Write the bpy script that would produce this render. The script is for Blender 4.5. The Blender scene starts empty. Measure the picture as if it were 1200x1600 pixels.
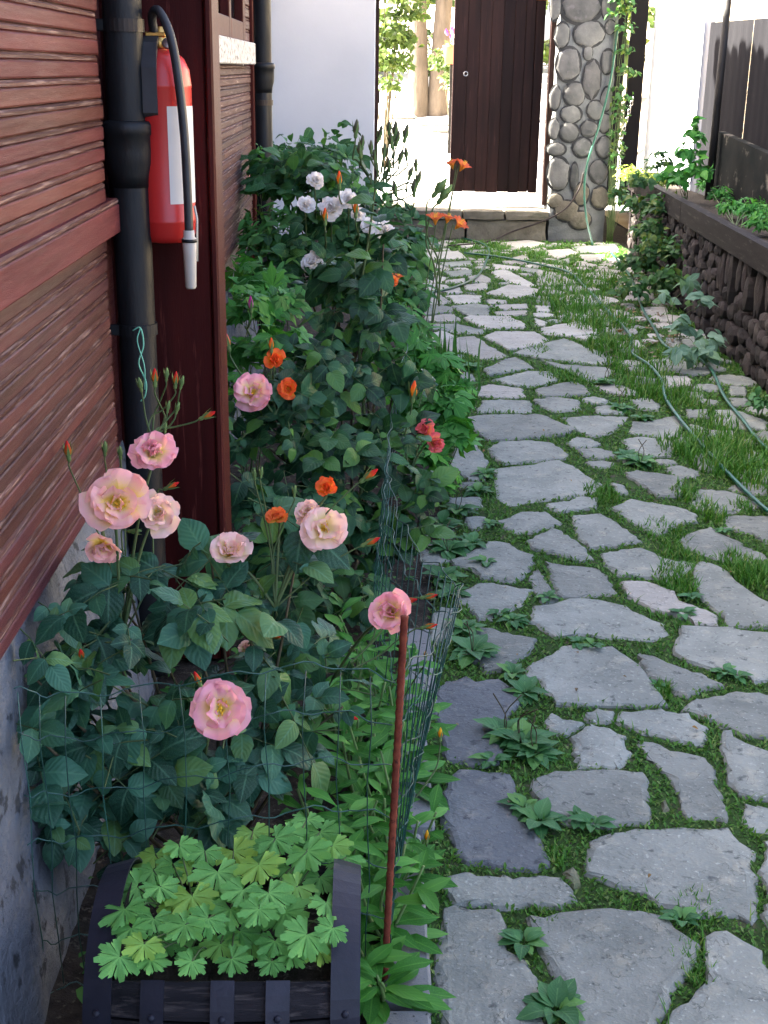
import bpy, math, random
import numpy as np
from mathutils import Vector, Matrix, Quaternion
R = math.radians
random.seed(7); rng = np.random.default_rng(7)
scene = bpy.context.scene
col = scene.collection

# ---------------------------------------------------------------- camera
CAM_Z = 1.6; YAW = 0.0193134; PIT = R(19.09696); ROL = R(0.9); FPX = 2000.0
_f = Vector((math.sin(YAW)*math.cos(PIT), math.cos(YAW)*math.cos(PIT), -math.sin(PIT)))
_r0 = Vector((math.cos(YAW), -math.sin(YAW), 0)); _u0 = _r0.cross(_f)
_r = _r0*math.cos(ROL) + _u0*math.sin(ROL); _u = _u0*math.cos(ROL) - _r0*math.sin(ROL)
CAM = Vector((0, 0, CAM_Z))
cd = bpy.data.cameras.new('camera'); cam = bpy.data.objects.new('camera', cd); col.objects.link(cam)
cd.sensor_fit = 'VERTICAL'; cd.sensor_height = 36.0; cd.lens = 36.0*FPX/1600.0
cd.clip_start = 0.05; cd.clip_end = 500
m3 = Matrix((_r, _u, -_f)).transposed()
cam.matrix_world = Matrix.Translation(CAM) @ m3.to_4x4()
scene.camera = cam

# ---------------------------------------------------------------- sky, sun, exposure
SUN = Vector((-0.75, 0.14, 0.66)).normalized()
w = bpy.data.worlds.new('World'); scene.world = w; w.use_nodes = True
nt = w.node_tree; nt.nodes.clear()
sk = nt.nodes.new('ShaderNodeTexSky'); sk.sky_type = 'NISHITA'; sk.sun_disc = False
sk.sun_elevation = math.asin(SUN.z); sk.sun_rotation = math.atan2(SUN.x, SUN.y)
sk.air_density = 0.42; sk.dust_density = 4.5; sk.ozone_density = 0.0
bg = nt.nodes.new('ShaderNodeBackground'); bg.inputs[1].default_value = 0.10
wo = nt.nodes.new('ShaderNodeOutputWorld')
nt.links.new(sk.outputs[0], bg.inputs[0]); nt.links.new(bg.outputs[0], wo.inputs[0])
ld = bpy.data.lights.new('sun', 'SUN'); ld.energy = 5.0; ld.angle = R(0.5); ld.color = (1, .95, .86)
sun = bpy.data.objects.new('sun', ld); col.objects.link(sun); sun.location = (-8, 3, 12)
sun.rotation_euler = SUN.to_track_quat('Z', 'Y').to_euler()
vs = scene.view_settings
vs.view_transform = 'Standard'; vs.look = 'None'; vs.gamma = 1; vs.use_curve_mapping = False
vs.exposure = 4.2
scene.cycles.max_bounces = 5; scene.cycles.diffuse_bounces = 3; scene.cycles.caustics_reflective = False; scene.cycles.caustics_refractive = False

# ---------------------------------------------------------------- pixel of the photograph -> place in the world at a known depth
def ray(x, y): return (_f*FPX + _r*(x-600) + _u*(800-y)).normalized()
def G(x, y, z=0.0):
    d = ray(x, y); return CAM + d*((z-CAM_Z)/d.z)
def atY(x, y, Y):
    d = ray(x, y); return CAM + d*(Y/d.y)
def atX(x, y, X):
    d = ray(x, y); return CAM + d*(X/d.x)

# ---------------------------------------------------------------- materials
def _n(nt, t, **k):
    n = nt.nodes.new(t)
    for a, b in k.items(): setattr(n, a, b)
    return n
def _mix(nt, fac, a, b, mode='MIX'):
    m = nt.nodes.new('ShaderNodeMix'); m.data_type = 'RGBA'; m.blend_type = mode
    for s, v in ((m.inputs[0], fac), (m.inputs[6], a), (m.inputs[7], b)):
        if hasattr(v, 'is_output'): nt.links.new(v, s)
        elif isinstance(v, (tuple, list)): s.default_value = (*v, 1)
        else: s.default_value = v
    return m.outputs[2]
def _ramp(nt, src, lo, hi):
    r = nt.nodes.new('ShaderNodeMapRange'); nt.links.new(src, r.inputs[0])
    r.inputs[1].default_value = lo; r.inputs[2].default_value = hi
    return r.outputs[0]
def _noise(nt, vec, scale, detail=4, rough=.55, dist=0):
    n = nt.nodes.new('ShaderNodeTexNoise'); n.inputs['Scale'].default_value = scale
    n.inputs['Detail'].default_value = detail; n.inputs['Roughness'].default_value = rough; n.inputs['Distortion'].default_value = dist
    nt.links.new(vec, n.inputs['Vector']); return n.outputs[0]
def mat(name, c1, c2, scale=8, rough=.65, bump=.3, bscale=60, stretch=(1,1,1), spec=.14, rand=.25, c3=None, s3=30, lo3=.58, hi3=.68, metal=0, bdist=.004, world=False, huernd=0, rough2=None):
    m = bpy.data.materials.new(name); m.use_nodes = True; nt = m.node_tree
    b = nt.nodes['Principled BSDF']
    if world: vec = _n(nt, 'ShaderNodeNewGeometry').outputs['Position']
    else:
        vec0 = _n(nt, 'ShaderNodeTexCoord').outputs['Object']
        oi = _n(nt, 'ShaderNodeObjectInfo')
        va = _n(nt, 'ShaderNodeVectorMath', operation='ADD')
        sc = _n(nt, 'ShaderNodeVectorMath', operation='SCALE'); sc.inputs['Scale'].default_value = 13.7
        cx = _n(nt, 'ShaderNodeCombineXYZ')
        for k in range(3): nt.links.new(oi.outputs['Random'], cx.inputs[k])
        nt.links.new(cx.outputs[0], sc.inputs[0]); nt.links.new(vec0, va.inputs[0]); nt.links.new(sc.outputs[0], va.inputs[1]); vec = va.outputs[0]
    mp = _n(nt, 'ShaderNodeMapping'); mp.inputs['Scale'].default_value = stretch; nt.links.new(vec, mp.inputs[0]); vec = mp.outputs[0]
    c = _mix(nt, _ramp(nt, _noise(nt, vec, scale), .32, .68), c1, c2)
    if c3: c = _mix(nt, _ramp(nt, _noise(nt, vec, s3, 5, .6), lo3, hi3), c, c3)
    if rand:
        oi = _n(nt, 'ShaderNodeObjectInfo'); hs = _n(nt, 'ShaderNodeHueSaturation')
        mr = _n(nt, 'ShaderNodeMapRange'); nt.links.new(oi.outputs['Random'], mr.inputs[0]); mr.inputs[3].default_value = 1-rand; mr.inputs[4].default_value = 1+rand
        nt.links.new(mr.outputs[0], hs.inputs['Value']); nt.links.new(c, hs.inputs['Color'])
        if huernd:
            wn = _n(nt, 'ShaderNodeTexWhiteNoise', noise_dimensions='1D'); nt.links.new(oi.outputs['Random'], wn.inputs['W'])
            m2 = _n(nt, 'ShaderNodeMapRange'); nt.links.new(wn.outputs[0], m2.inputs[0]); m2.inputs[3].default_value = .5-huernd; m2.inputs[4].default_value = .5+huernd
            nt.links.new(m2.outputs[0], hs.inputs['Hue'])
        c = hs.outputs[0]
    nt.links.new(c, b.inputs['Base Color'])
    b.inputs['Specular IOR Level'].default_value = spec; b.inputs['Metallic'].default_value = metal
    if rough2 is not None:
        r2 = _n(nt, 'ShaderNodeMapRange'); nt.links.new(_noise(nt, vec, scale*2.3), r2.inputs[0]); r2.inputs[1].default_value=.35; r2.inputs[2].default_value=.65
        r2.inputs[3].default_value = rough; r2.inputs[4].default_value = rough2; nt.links.new(r2.outputs[0], b.inputs['Roughness'])
    else: b.inputs['Roughness'].default_value = rough
    if bump:
        bp = _n(nt, 'ShaderNodeBump'); bp.inputs['Strength'].default_value = bump; bp.inputs['Distance'].default_value = bdist
        nt.links.new(_noise(nt, vec, bscale, 6, .65), bp.inputs['Height']); nt.links.new(bp.outputs[0], b.inputs['Normal'])
    return m
def leafmat(name, c1, c2, c3=None, trans=.28, rough=.5, veins=1.0, spec=.18):
    m = bpy.data.materials.new(name); m.use_nodes = True; nt = m.node_tree
    b = nt.nodes['Principled BSDF']; out = nt.nodes['Material Output']
    oi = _n(nt, 'ShaderNodeObjectInfo'); ge = _n(nt, 'ShaderNodeNewGeometry')
    ad = _n(nt, 'ShaderNodeMath', operation='ADD'); nt.links.new(oi.outputs['Random'], ad.inputs[0]); nt.links.new(ge.outputs['Random Per Island'], ad.inputs[1])
    fr = _n(nt, 'ShaderNodeMath', operation='FRACT'); nt.links.new(ad.outputs[0], fr.inputs[0])
    pw_ = _n(nt, 'ShaderNodeMath', operation='POWER'); nt.links.new(fr.outputs[0], pw_.inputs[0]); pw_.inputs[1].default_value = 1.8
    c = _mix(nt, pw_.outputs[0], c1, c2)
    am = _n(nt, 'ShaderNodeAttribute', attribute_name='m'); at = _n(nt, 'ShaderNodeAttribute', attribute_name='t')
    if c3:
        wn = _n(nt, 'ShaderNodeTexWhiteNoise', noise_dimensions='1D'); nt.links.new(ad.outputs[0], wn.inputs['W'])
        c = _mix(nt, _ramp(nt, wn.outputs[0], .7, 1.0), c, c3)
    nz = _noise(nt, _n(nt, 'ShaderNodeTexCoord').outputs['Object'], 45, 3)
    c = _mix(nt, _ramp(nt, nz, .48, .95), c, (c2[0]*1.15, c2[1]*1.1, c2[2]*1.1))
    if veins:
        rib = _n(nt, 'ShaderNodeMapRange'); nt.links.new(am.outputs['Fac'], rib.inputs[0]); rib.inputs[1].default_value = .0; rib.inputs[2].default_value = .12; rib.inputs[3].default_value = .45; rib.inputs[4].default_value = 0
        c = _mix(nt, rib.outputs[0], c, (min(1, c2[0]*1.8+.02), c2[1]*1.6, c2[2]*1.6))
    nt.links.new(c, b.inputs['Base Color']); b.inputs['Roughness'].default_value = rough; b.inputs['Specular IOR Level'].default_value = spec
    if veins:
        m1 = _n(nt, 'ShaderNodeMath', operation='MULTIPLY_ADD'); nt.links.new(am.outputs['Fac'], m1.inputs[0]); m1.inputs[1].default_value = -.35; nt.links.new(at.outputs['Fac'], m1.inputs[2])
        m2 = _n(nt, 'ShaderNodeMath', operation='MULTIPLY'); nt.links.new(m1.outputs[0], m2.inputs[0]); m2.inputs[1].default_value = 44
        m3_ = _n(nt, 'ShaderNodeMath', operation='SINE'); nt.links.new(m2.outputs[0], m3_.inputs[0])
        bp = _n(nt, 'ShaderNodeBump'); bp.inputs['Strength'].default_value = .22*veins; bp.inputs['Distance'].default_value = .003
        nt.links.new(m3_.outputs[0], bp.inputs['Height']); nt.links.new(bp.outputs[0], b.inputs['Normal'])
    tr = _n(nt, 'ShaderNodeBsdfTranslucent'); tc = _mix(nt, 1.0, c, (1.25, 1.3, .6), 'MULTIPLY'); nt.links.new(tc, tr.inputs[0])
    mx = _n(nt, 'ShaderNodeMixShader'); mx.inputs[0].default_value = trans
    nt.links.new(b.outputs[0], mx.inputs[1]); nt.links.new(tr.outputs[0], mx.inputs[2]); nt.links.new(mx.outputs[0], out.inputs[0])
    return m
def petalmat(name, base, mid, tip):
    m = bpy.data.materials.new(name); m.use_nodes = True; nt = m.node_tree
    b = nt.nodes['Principled BSDF']; out = nt.nodes['Material Output']
    at = _n(nt, 'ShaderNodeAttribute', attribute_name='t')
    nz = _noise(nt, _n(nt, 'ShaderNodeTexCoord').outputs['Object'], 30, 3)
    ad = _n(nt, 'ShaderNodeMath', operation='MULTIPLY_ADD'); nt.links.new(nz, ad.inputs[0]); ad.inputs[1].default_value = .35; nt.links.new(at.outputs['Fac'], ad.inputs[2])
    cr = _n(nt, 'ShaderNodeValToRGB'); e = cr.color_ramp.elements
    e[0].position = .53; e[0].color = (*base, 1); e[1].position = 1.0; e[1].color = (*tip, 1); k = e.new(.80); k.color = (*mid, 1)
    nt.links.new(ad.outputs[0], cr.inputs[0])
    oi = _n(nt, 'ShaderNodeObjectInfo'); hs = _n(nt, 'ShaderNodeHueSaturation'); mr = _n(nt, 'ShaderNodeMapRange')
    nt.links.new(oi.outputs['Random'], mr.inputs[0]); mr.inputs[3].default_value = .88; mr.inputs[4].default_value = 1.08
    nt.links.new(mr.outputs[0], hs.inputs['Value']); nt.links.new(cr.outputs[0], hs.inputs['Color']); c = hs.outputs[0]
    nt.links.new(c, b.inputs['Base Color']); b.inputs['Roughness'].default_value = .6; b.inputs['Specular IOR Level'].default_value = .2
    tr = _n(nt, 'ShaderNodeBsdfTranslucent'); nt.links.new(c, tr.inputs[0])
    mx = _n(nt, 'ShaderNodeMixShader'); mx.inputs[0].default_value = .42
    nt.links.new(b.outputs[0], mx.inputs[1]); nt.links.new(tr.outputs[0], mx.inputs[2]); nt.links.new(mx.outputs[0], out.inputs[0])
    return m
def slatemat(name, c1, c2, warm, rand=.18):
    m = bpy.data.materials.new(name); m.use_nodes = True; nt = m.node_tree; b = nt.nodes['Principled BSDF']
    vec = _n(nt, 'ShaderNodeNewGeometry').outputs['Position']
    n1 = _noise(nt, vec, 4.5, 6, .55, .6); n2 = _noise(nt, vec, 13, 5, .6); n3 = _noise(nt, vec, 95, 3, .6); n4 = _noise(nt, vec, 30, 4, .6)
    c = _mix(nt, _ramp(nt, n1, .3, .7), c1, c2)
    c = _mix(nt, _ramp(nt, n2, .56, .72), c, warm)
    c = _mix(nt, _ramp(nt, n4, .60, .70), c, (c1[0]*.6, c1[1]*.6, c1[2]*.62))
    c = _mix(nt, _ramp(nt, n3, .60, .72), c, (c2[0]*1.3, c2[1]*1.3, c2[2]*1.3))
    # cleavage: terraces of the noise give the flaky steps of split slate, thin dark lines at their edges
    ms = _n(nt, 'ShaderNodeMath', operation='MULTIPLY'); nt.links.new(n1, ms.inputs[0]); ms.inputs[1].default_value = 11
    fr = _n(nt, 'ShaderNodeMath', operation='FRACT'); nt.links.new(ms.outputs[0], fr.inputs[0])
    fl = _n(nt, 'ShaderNodeMath', operation='FLOOR'); nt.links.new(ms.outputs[0], fl.inputs[0])
    ln = _n(nt, 'ShaderNodeMapRange'); nt.links.new(fr.outputs[0], ln.inputs[0]); ln.inputs[1].default_value = .0; ln.inputs[2].default_value = .07; ln.inputs[3].default_value = .75; ln.inputs[4].default_value = 0
    mk = _n(nt, 'ShaderNodeMath', operation='MULTIPLY'); nt.links.new(ln.outputs[0], mk.inputs[0]); nt.links.new(_ramp(nt, n2, .44, .56), mk.inputs[1])
    c = _mix(nt, mk.outputs[0], c, (c1[0]*.35, c1[1]*.35, c1[2]*.36))
    oi = _n(nt, 'ShaderNodeObjectInfo'); hs = _n(nt, 'ShaderNodeHueSaturation'); mr = _n(nt, 'ShaderNodeMapRange'); nt.links.new(oi.outputs['Random'], mr.inputs[0]); mr.inputs[3].default_value = 1-rand; mr.inputs[4].default_value = 1+rand
    nt.links.new(mr.outputs[0], hs.inputs['Value']); nt.links.new(c, hs.inputs['Color']); nt.links.new(hs.outputs[0], b.inputs['Base Color'])
    b.inputs['Roughness'].default_value = .75; b.inputs['Specular IOR Level'].default_value = .12
    a1 = _n(nt, 'ShaderNodeMath', operation='MULTIPLY_ADD'); nt.links.new(fl.outputs[0], a1.inputs[0]); a1.inputs[1].default_value = .12; nt.links.new(n2, a1.inputs[2])
    a2 = _n(nt, 'ShaderNodeMath', operation='MULTIPLY_ADD'); nt.links.new(n3, a2.inputs[0]); a2.inputs[1].default_value = .22; nt.links.new(a1.outputs[0], a2.inputs[2])
    bp = _n(nt, 'ShaderNodeBump'); bp.inputs['Strength'].default_value = .8; bp.inputs['Distance'].default_value = .014; nt.links.new(a2.outputs[0], bp.inputs['Height']); nt.links.new(bp.outputs[0], b.inputs['Normal'])
    return m
M = {}
M['soil'] = mat('soil', (.018,.014,.011), (.05,.04,.03), 22, .95, .9, 70, world=True, c3=(.10,.085,.065), s3=60, bdist=.012)
M['joint'] = mat('joint_soil', (.030,.055,.015), (.042,.082,.020), 14, .95, .8, 90, world=True, c3=(.07,.062,.042), s3=25, bdist=.01)
M['slate'] = slatemat('slate', (.140,.150,.130), (.240,.250,.214), (.268,.262,.205))
M['slate_dark'] = slatemat('slate_dark', (.085,.092,.096), (.125,.134,.134), (.175,.172,.155))
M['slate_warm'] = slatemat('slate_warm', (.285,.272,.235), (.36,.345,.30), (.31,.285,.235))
M['moss_stone'] = mat('mossy_stone', (.10,.115,.06), (.16,.15,.11), 12, .9, .8, 60, rand=.15, bdist=.01)
M['kerb'] = mat('kerb_concrete', (.145,.15,.15), (.195,.197,.19), 12, .85, .6, 160, c3=(.05,.05,.05), s3=75, lo3=.63, hi3=.66, rand=.08)
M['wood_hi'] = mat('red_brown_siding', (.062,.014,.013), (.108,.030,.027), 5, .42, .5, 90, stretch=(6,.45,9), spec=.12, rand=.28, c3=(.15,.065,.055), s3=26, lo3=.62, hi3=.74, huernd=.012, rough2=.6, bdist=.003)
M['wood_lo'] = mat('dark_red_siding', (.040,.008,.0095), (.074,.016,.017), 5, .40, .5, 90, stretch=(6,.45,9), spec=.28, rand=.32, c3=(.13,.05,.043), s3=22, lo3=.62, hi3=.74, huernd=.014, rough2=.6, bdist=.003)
M['worn'] = mat('worn_board_edge', (.040,.012,.010), (.085,.038,.030), 9, .6, .6, 90, stretch=(6,.35,9), rand=.3, c3=(.20,.13,.11), s3=19, lo3=.52, hi3=.66, bdist=.002)
M['wood_far'] = mat('worn_siding', (.050,.019,.015), (.09,.042,.033), 5, .6, .5, 90, stretch=(6,.5,9), rand=.25, c3=(.24,.17,.14), s3=12, lo3=.58, hi3=.7)
M['post'] = mat('mahogany_post', (.024,.003,.0026), (.048,.006,.0046), 3, .5, .25, 60, stretch=(7,7,.5), spec=.1, rand=0, c3=(.12,.026,.019), s3=7, rough2=.62)
M['post_edge'] = mat('mahogany_edge', (.036,.006,.005), (.062,.012,.009), 4, .5, .25, 60, stretch=(6,6,.6), rand=0, spec=.1, c3=(.15,.06,.045), s3=14, lo3=.64, hi3=.74)
M['iron'] = mat('painted_cast_iron', (.005,.0058,.0066), (.011,.012,.0132), 10, .38, .6, 45, spec=.25, rand=0, c3=(.075,.045,.022), s3=5, lo3=.54, hi3=.78, stretch=(1,1,.3), rough2=.6, bdist=.003)
M['concrete'] = mat('rough_plinth', (.10,.11,.125), (.19,.20,.215), 7, .9, 1.0, 35, c3=(.055,.058,.06), s3=18, lo3=.57, hi3=.64, rand=0, bdist=.02)
M['plaster'] = mat('white_plaster', (.46,.46,.465), (.52,.515,.515), 1.3, .85, .25, 40, rand=0)
M['terrazzo'] = mat('speckled_sill', (.40,.39,.37), (.46,.45,.43), 20, .6, .1, 60, rand=0, c3=(.06,.055,.05), s3=42, lo3=.55, hi3=.58)
M['gate'] = mat('dark_gate_wood', (.011,.005,.004), (.027,.011,.0085), 3, .5, .4, 70, stretch=(9,9,.45), rand=.35, c3=(.065,.03,.025), s3=9, lo3=.6, hi3=.75)
M['ext_red'] = mat('extinguisher_red', (.40,.016,.014), (.48,.024,.020), 4, .38, .06, 40, spec=.5, rand=0, c3=(.30,.05,.04), s3=26, lo3=.70, hi3=.78)
M['white'] = mat('label_white', (.55,.54,.51), (.62,.61,.58), 6, .55, .05, 40, rand=0)
M['nozzle'] = mat('nozzle_cream', (.42,.38,.32), (.48,.45,.39), 9, .5, .05, 40, rand=0)
M['rubber'] = mat('black_rubber', (.016,.017,.019), (.03,.031,.034), 20, .5, .1, 90, rand=0, spec=.4)
M['brass'] = mat('brass', (.5,.30,.08), (.6,.38,.12), 12, .35, .05, 40, rand=0, metal=1)
M['print'] = mat('print_grey', (.28,.28,.30), (.34,.34,.36), 30, .6, 0, rand=0)
M['rust'] = mat('rusty_rebar', (.11,.022,.014), (.20,.05,.025), 40, .75, .4, 120, rand=0, c3=(.05,.014,.01), s3=60)
M['wire'] = mat('green_coated_wire', (.008,.042,.032), (.018,.075,.055), 20, .4, 0, rand=.3, spec=.5)
M['hose'] = mat('green_hose', (.004,.055,.030), (.008,.085,.046), 14, .38, .1, 90, rand=0, spec=.5)
M['cable'] = mat('dark_cable', (.02,.014,.012), (.04,.03,.025), 14, .5, .1, 90, rand=0)
M['barrel'] = mat('dark_barrel_wood', (.008,.0075,.009), (.024,.021,.023), 6, .75, .7, 60, stretch=(.6,7,7), rand=.3, c3=(.075,.062,.056), s3=16, lo3=.54, hi3=.7, bdist=.006)
M['band'] = mat('painted_iron_band', (.010,.010,.016), (.019,.0185,.028), 14, .45, .25, 90, rand=.1, spec=.25)
M['mortar'] = mat('pillar_mortar', (.105,.108,.104), (.148,.147,.138), 8, .9, .7, 50, rand=0, bdist=.01)
M['dark_joint'] = mat('dark_pointing', (.022,.022,.022), (.04,.039,.037), 14, .9, .5, 70, rand=0)
M['river'] = mat('river_stone', (.070,.069,.064), (.125,.12,.108), 7, .75, .6, 28, rand=.22, huernd=.02, c3=(.14,.13,.125), s3=13, bdist=.01)
M['step'] = mat('stone_step', (.095,.082,.06), (.16,.14,.105), 7, .8, .8, 25, rand=.15, c3=(.09,.085,.06), s3=12, bdist=.015)
M['wallstone'] = mat('brown_wall_stone', (.024,.020,.018), (.050,.041,.037), 8, .85, .7, 30, rand=.4, huernd=.02, bdist=.012)
M['beam'] = mat('dark_planter_beam', (.011,.009,.0088), (.023,.019,.018), 4, .6, .5, 60, stretch=(6,.6,6), rand=0, spec=.03, c3=(.06,.05,.045), s3=8)
M['sheet'] = mat('grey_metal_sheet', (.011,.0108,.012), (.017,.0165,.0175), 1.5, .8, .1, 20, rand=.05, stretch=(1,1,.35), spec=0)
M['panel'] = mat('grey_board', (.014,.016,.0155), (.026,.026,.024), 3, .8, .4, 40, rand=.05, spec=0, c3=(.12,.11,.09), s3=6)
M['dkpost'] = mat('black_pole', (.014,.013,.012), (.03,.026,.022), 6, .6, .3, 50, rand=0)
M['roof'] = mat('roof_tiles', (.20,.08,.05), (.28,.12,.08), 5, .8, .4, 30, rand=.2)
M['bark'] = mat('tree_bark', (.09,.07,.05), (.14,.11,.08), 10, .9, .9, 25, stretch=(1,1,.3), rand=.1, bdist=.03)
M['stem'] = mat('green_stem', (.05,.085,.03), (.09,.12,.045), 20, .55, .1, 60, rand=.15)
M['stem_pale'] = mat('pale_green_stem', (.10,.17,.05), (.15,.22,.075), 20, .55, .1, 60, rand=.1)
M['cane'] = mat('brown_cane', (.045,.045,.022), (.085,.06,.035), 15, .6, .3, 60, rand=.15)
M['pale_ground'] = mat('sunlit_garden_path', (.42,.40,.36), (.52,.49,.44), 3, .9, .6, 20, rand=0, world=True, bdist=.02)
M['hill'] = mat('dry_slope', (.34,.27,.17), (.46,.39,.28), 2, .95, .8, 12, rand=0, world=True, bdist=.05)
M['terracotta'] = mat('terracotta', (.35,.13,.06), (.42,.17,.09), 9, .8, .2, 40, rand=0)
M['glass'] = mat('window_glass', (.02,.022,.025), (.03,.03,.034), 3, .08, 0, rand=0, spec=.6)
M['chain'] = mat('steel_chain', (.4,.4,.4), (.5,.5,.5), 20, .35, 0, rand=0, metal=1)
M['string'] = mat('green_string', (.15,.42,.28), (.2,.5,.35), 20, .6, 0, rand=0)
M['hingerust'] = mat('hinge_rust', (.38,.13,.04), (.46,.18,.06), 20, .7, .2, 60, rand=0)
L = {}
L['roseA'] = leafmat('rose_leaf_teal', (.013,.048,.026), (.062,.180,.105), (.10,.20,.05), rough=.42, veins=.8, spec=.22)
L['roseB'] = leafmat('rose_leaf_dark', (.007,.030,.013), (.036,.116,.044), (.085,.20,.035), rough=.42, veins=.7, spec=.22)
L['roseC'] = leafmat('rose_leaf_mid', (.014,.056,.020), (.045,.140,.044), (.085,.22,.035))
L['lobed'] = leafmat('lobed_leaf_green', (.026,.115,.018), (.050,.215,.034), (.09,.27,.03), veins=.6)
L['herb'] = leafmat('herb_leaf', (.03,.115,.024), (.06,.19,.04), (.11,.26,.05), veins=0)
L['calend'] = leafmat('calendula_leaf', (.030,.135,.016), (.065,.230,.032), (.11,.29,.05), veins=.3)
L['geran'] = leafmat('cranesbill_leaf', (.10,.28,.065), (.16,.40,.095), (.28,.45,.07), veins=.3)
L['grass'] = leafmat('grass_blade', (.038,.125,.016), (.080,.215,.028), (.18,.24,.06), veins=0)
L['moss'] = leafmat('joint_moss_leaf', (.040,.115,.018), (.085,.200,.032), (.16,.22,.07), veins=0)
L['plant'] = leafmat('plantain_leaf', (.034,.115,.036), (.066,.185,.06), (.11,.25,.05), veins=.5)
L['rasp'] = leafmat('pale_seedling_leaf', (.085,.17,.11), (.15,.25,.17), (.12,.22,.07), veins=.4)
L['creep'] = leafmat('creeper_leaf', (.022,.072,.020), (.05,.13,.030), (.13,.17,.03), veins=0)
L['sedum'] = leafmat('sedum_leaf', (.14,.21,.03), (.24,.32,.05), (.34,.36,.06), veins=0)
L['bright'] = leafmat('sunlit_shrub_leaf', (.035,.062,.012), (.075,.115,.028), (.13,.16,.045), veins=0)
L['lily'] = leafmat('lily_leaf', (.035,.11,.022), (.06,.17,.035), None, veins=0)
PT = {
 'peach': petalmat('peach_pink_petal', (.96,.74,.15), (.97,.64,.43), (.96,.52,.48)),
 'pink': petalmat('pink_petal', (.96,.78,.30), (.97,.58,.50), (.95,.44,.49)),
 'pale': petalmat('pale_pink_petal', (.97,.82,.38), (.97,.72,.54), (.96,.62,.55)),
 'orange': petalmat('orange_petal', (.92,.34,.02), (.92,.19,.03), (.88,.13,.03)),
 'apricot': petalmat('apricot_petal', (.95,.42,.06), (.92,.30,.06), (.88,.18,.05)),
 'coral': petalmat('coral_petal', (.80,.30,.08), (.80,.19,.13), (.76,.14,.15)),
 'white': petalmat('white_petal', (.90,.80,.62), (.92,.86,.78), (.90,.84,.80)),
 'lily': petalmat('lily_petal', (.75,.36,.05), (.75,.20,.05), (.68,.13,.06)),
 'red': petalmat('red_bud_petal', (.65,.22,.03), (.70,.06,.02), (.60,.02,.02)),
 'magenta': petalmat('magenta_petal', (.6,.2,.4), (.5,.04,.3), (.42,.03,.25)),
 'yellow': petalmat('yellow_petal', (.75,.28,.01), (.80,.42,.02), (.80,.45,.03)),
}
M['dark_bud'] = mat('dark_bud', (.07,.085,.04), (.12,.10,.06), 20, .6, 0, rand=.2)
M['stamen'] = mat('stamen', (.88,.60,.05), (.72,.32,.03), 60, .6, 0, rand=.1)

# ---------------------------------------------------------------- mesh helpers
class T:                       # a reusable shape: verts, faces, t and m attributes
    def __init__(s): s.v = []; s.f = []; s.t = []; s.m = []; s.mi = []
    def vert(s, p, t=0, m=1): s.v.append((p[0], p[1], p[2])); s.t.append(t); s.m.append(m); return len(s.v)-1
    def face(s, ids, mi=0): s.f.append(tuple(ids)); s.mi.append(mi)
    def add(s, o, mtx=None, mi=None):
        k = len(s.v)
        s.v += [tuple(mtx @ Vector(p)) for p in o.v] if mtx is not None else o.v
        s.f += [tuple(i+k for i in q) for q in o.f]; s.t += o.t; s.m += o.m
        s.mi += o.mi if mi is None else [mi]*len(o.f); return s
    def mesh(s, name, mats, smooth=True):
        me = bpy.data.meshes.new(name); me.from_pydata(s.v, [], s.f)
        for q in (mats if isinstance(mats, (list, tuple)) else [mats]): me.materials.append(q)
        if smooth: me.polygons.foreach_set('use_smooth', [True]*len(s.f))
        if any(s.mi): me.polygons.foreach_set('material_index', s.mi)
        for nm, a in (('t', s.t), ('m', s.m)):
            me.attributes.new(nm, 'FLOAT', 'POINT').data.foreach_set('value', a)
        me.update(); return me
def link(name, data, parent=None, mtx=None):
    o = bpy.data.objects.new(name, data); col.objects.link(o)
    if parent: o.parent = parent
    if mtx is not None: o.matrix_basis = mtx
    return o
def tag(o, label, cat, group=None, kind=None):
    if label: o['label'] = label
    if cat: o['category'] = cat
    if group: o['group'] = group
    if kind: o['kind'] = kind
    return o
def thing(name, loc, label, cat, group=None):
    o = bpy.data.objects.new(name, None); col.objects.link(o); o.location = loc; o.empty_display_size = .1
    return tag(o, label, cat, group)
def part(name, t, mats, parent, smooth=False, off=None):          # shape in world coordinates -> child at the parent's base
    base = off if off is not None else parent.location
    t.v = [(x-base[0], y-base[1], z-base[2]) for x, y, z in t.v]
    return link(name, t.mesh(name, mats, smooth), parent)
def struct(name, t, mats, smooth=False):
    o = link(name, t.mesh(name, mats, smooth)); o['kind'] = 'structure'; return o
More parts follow.
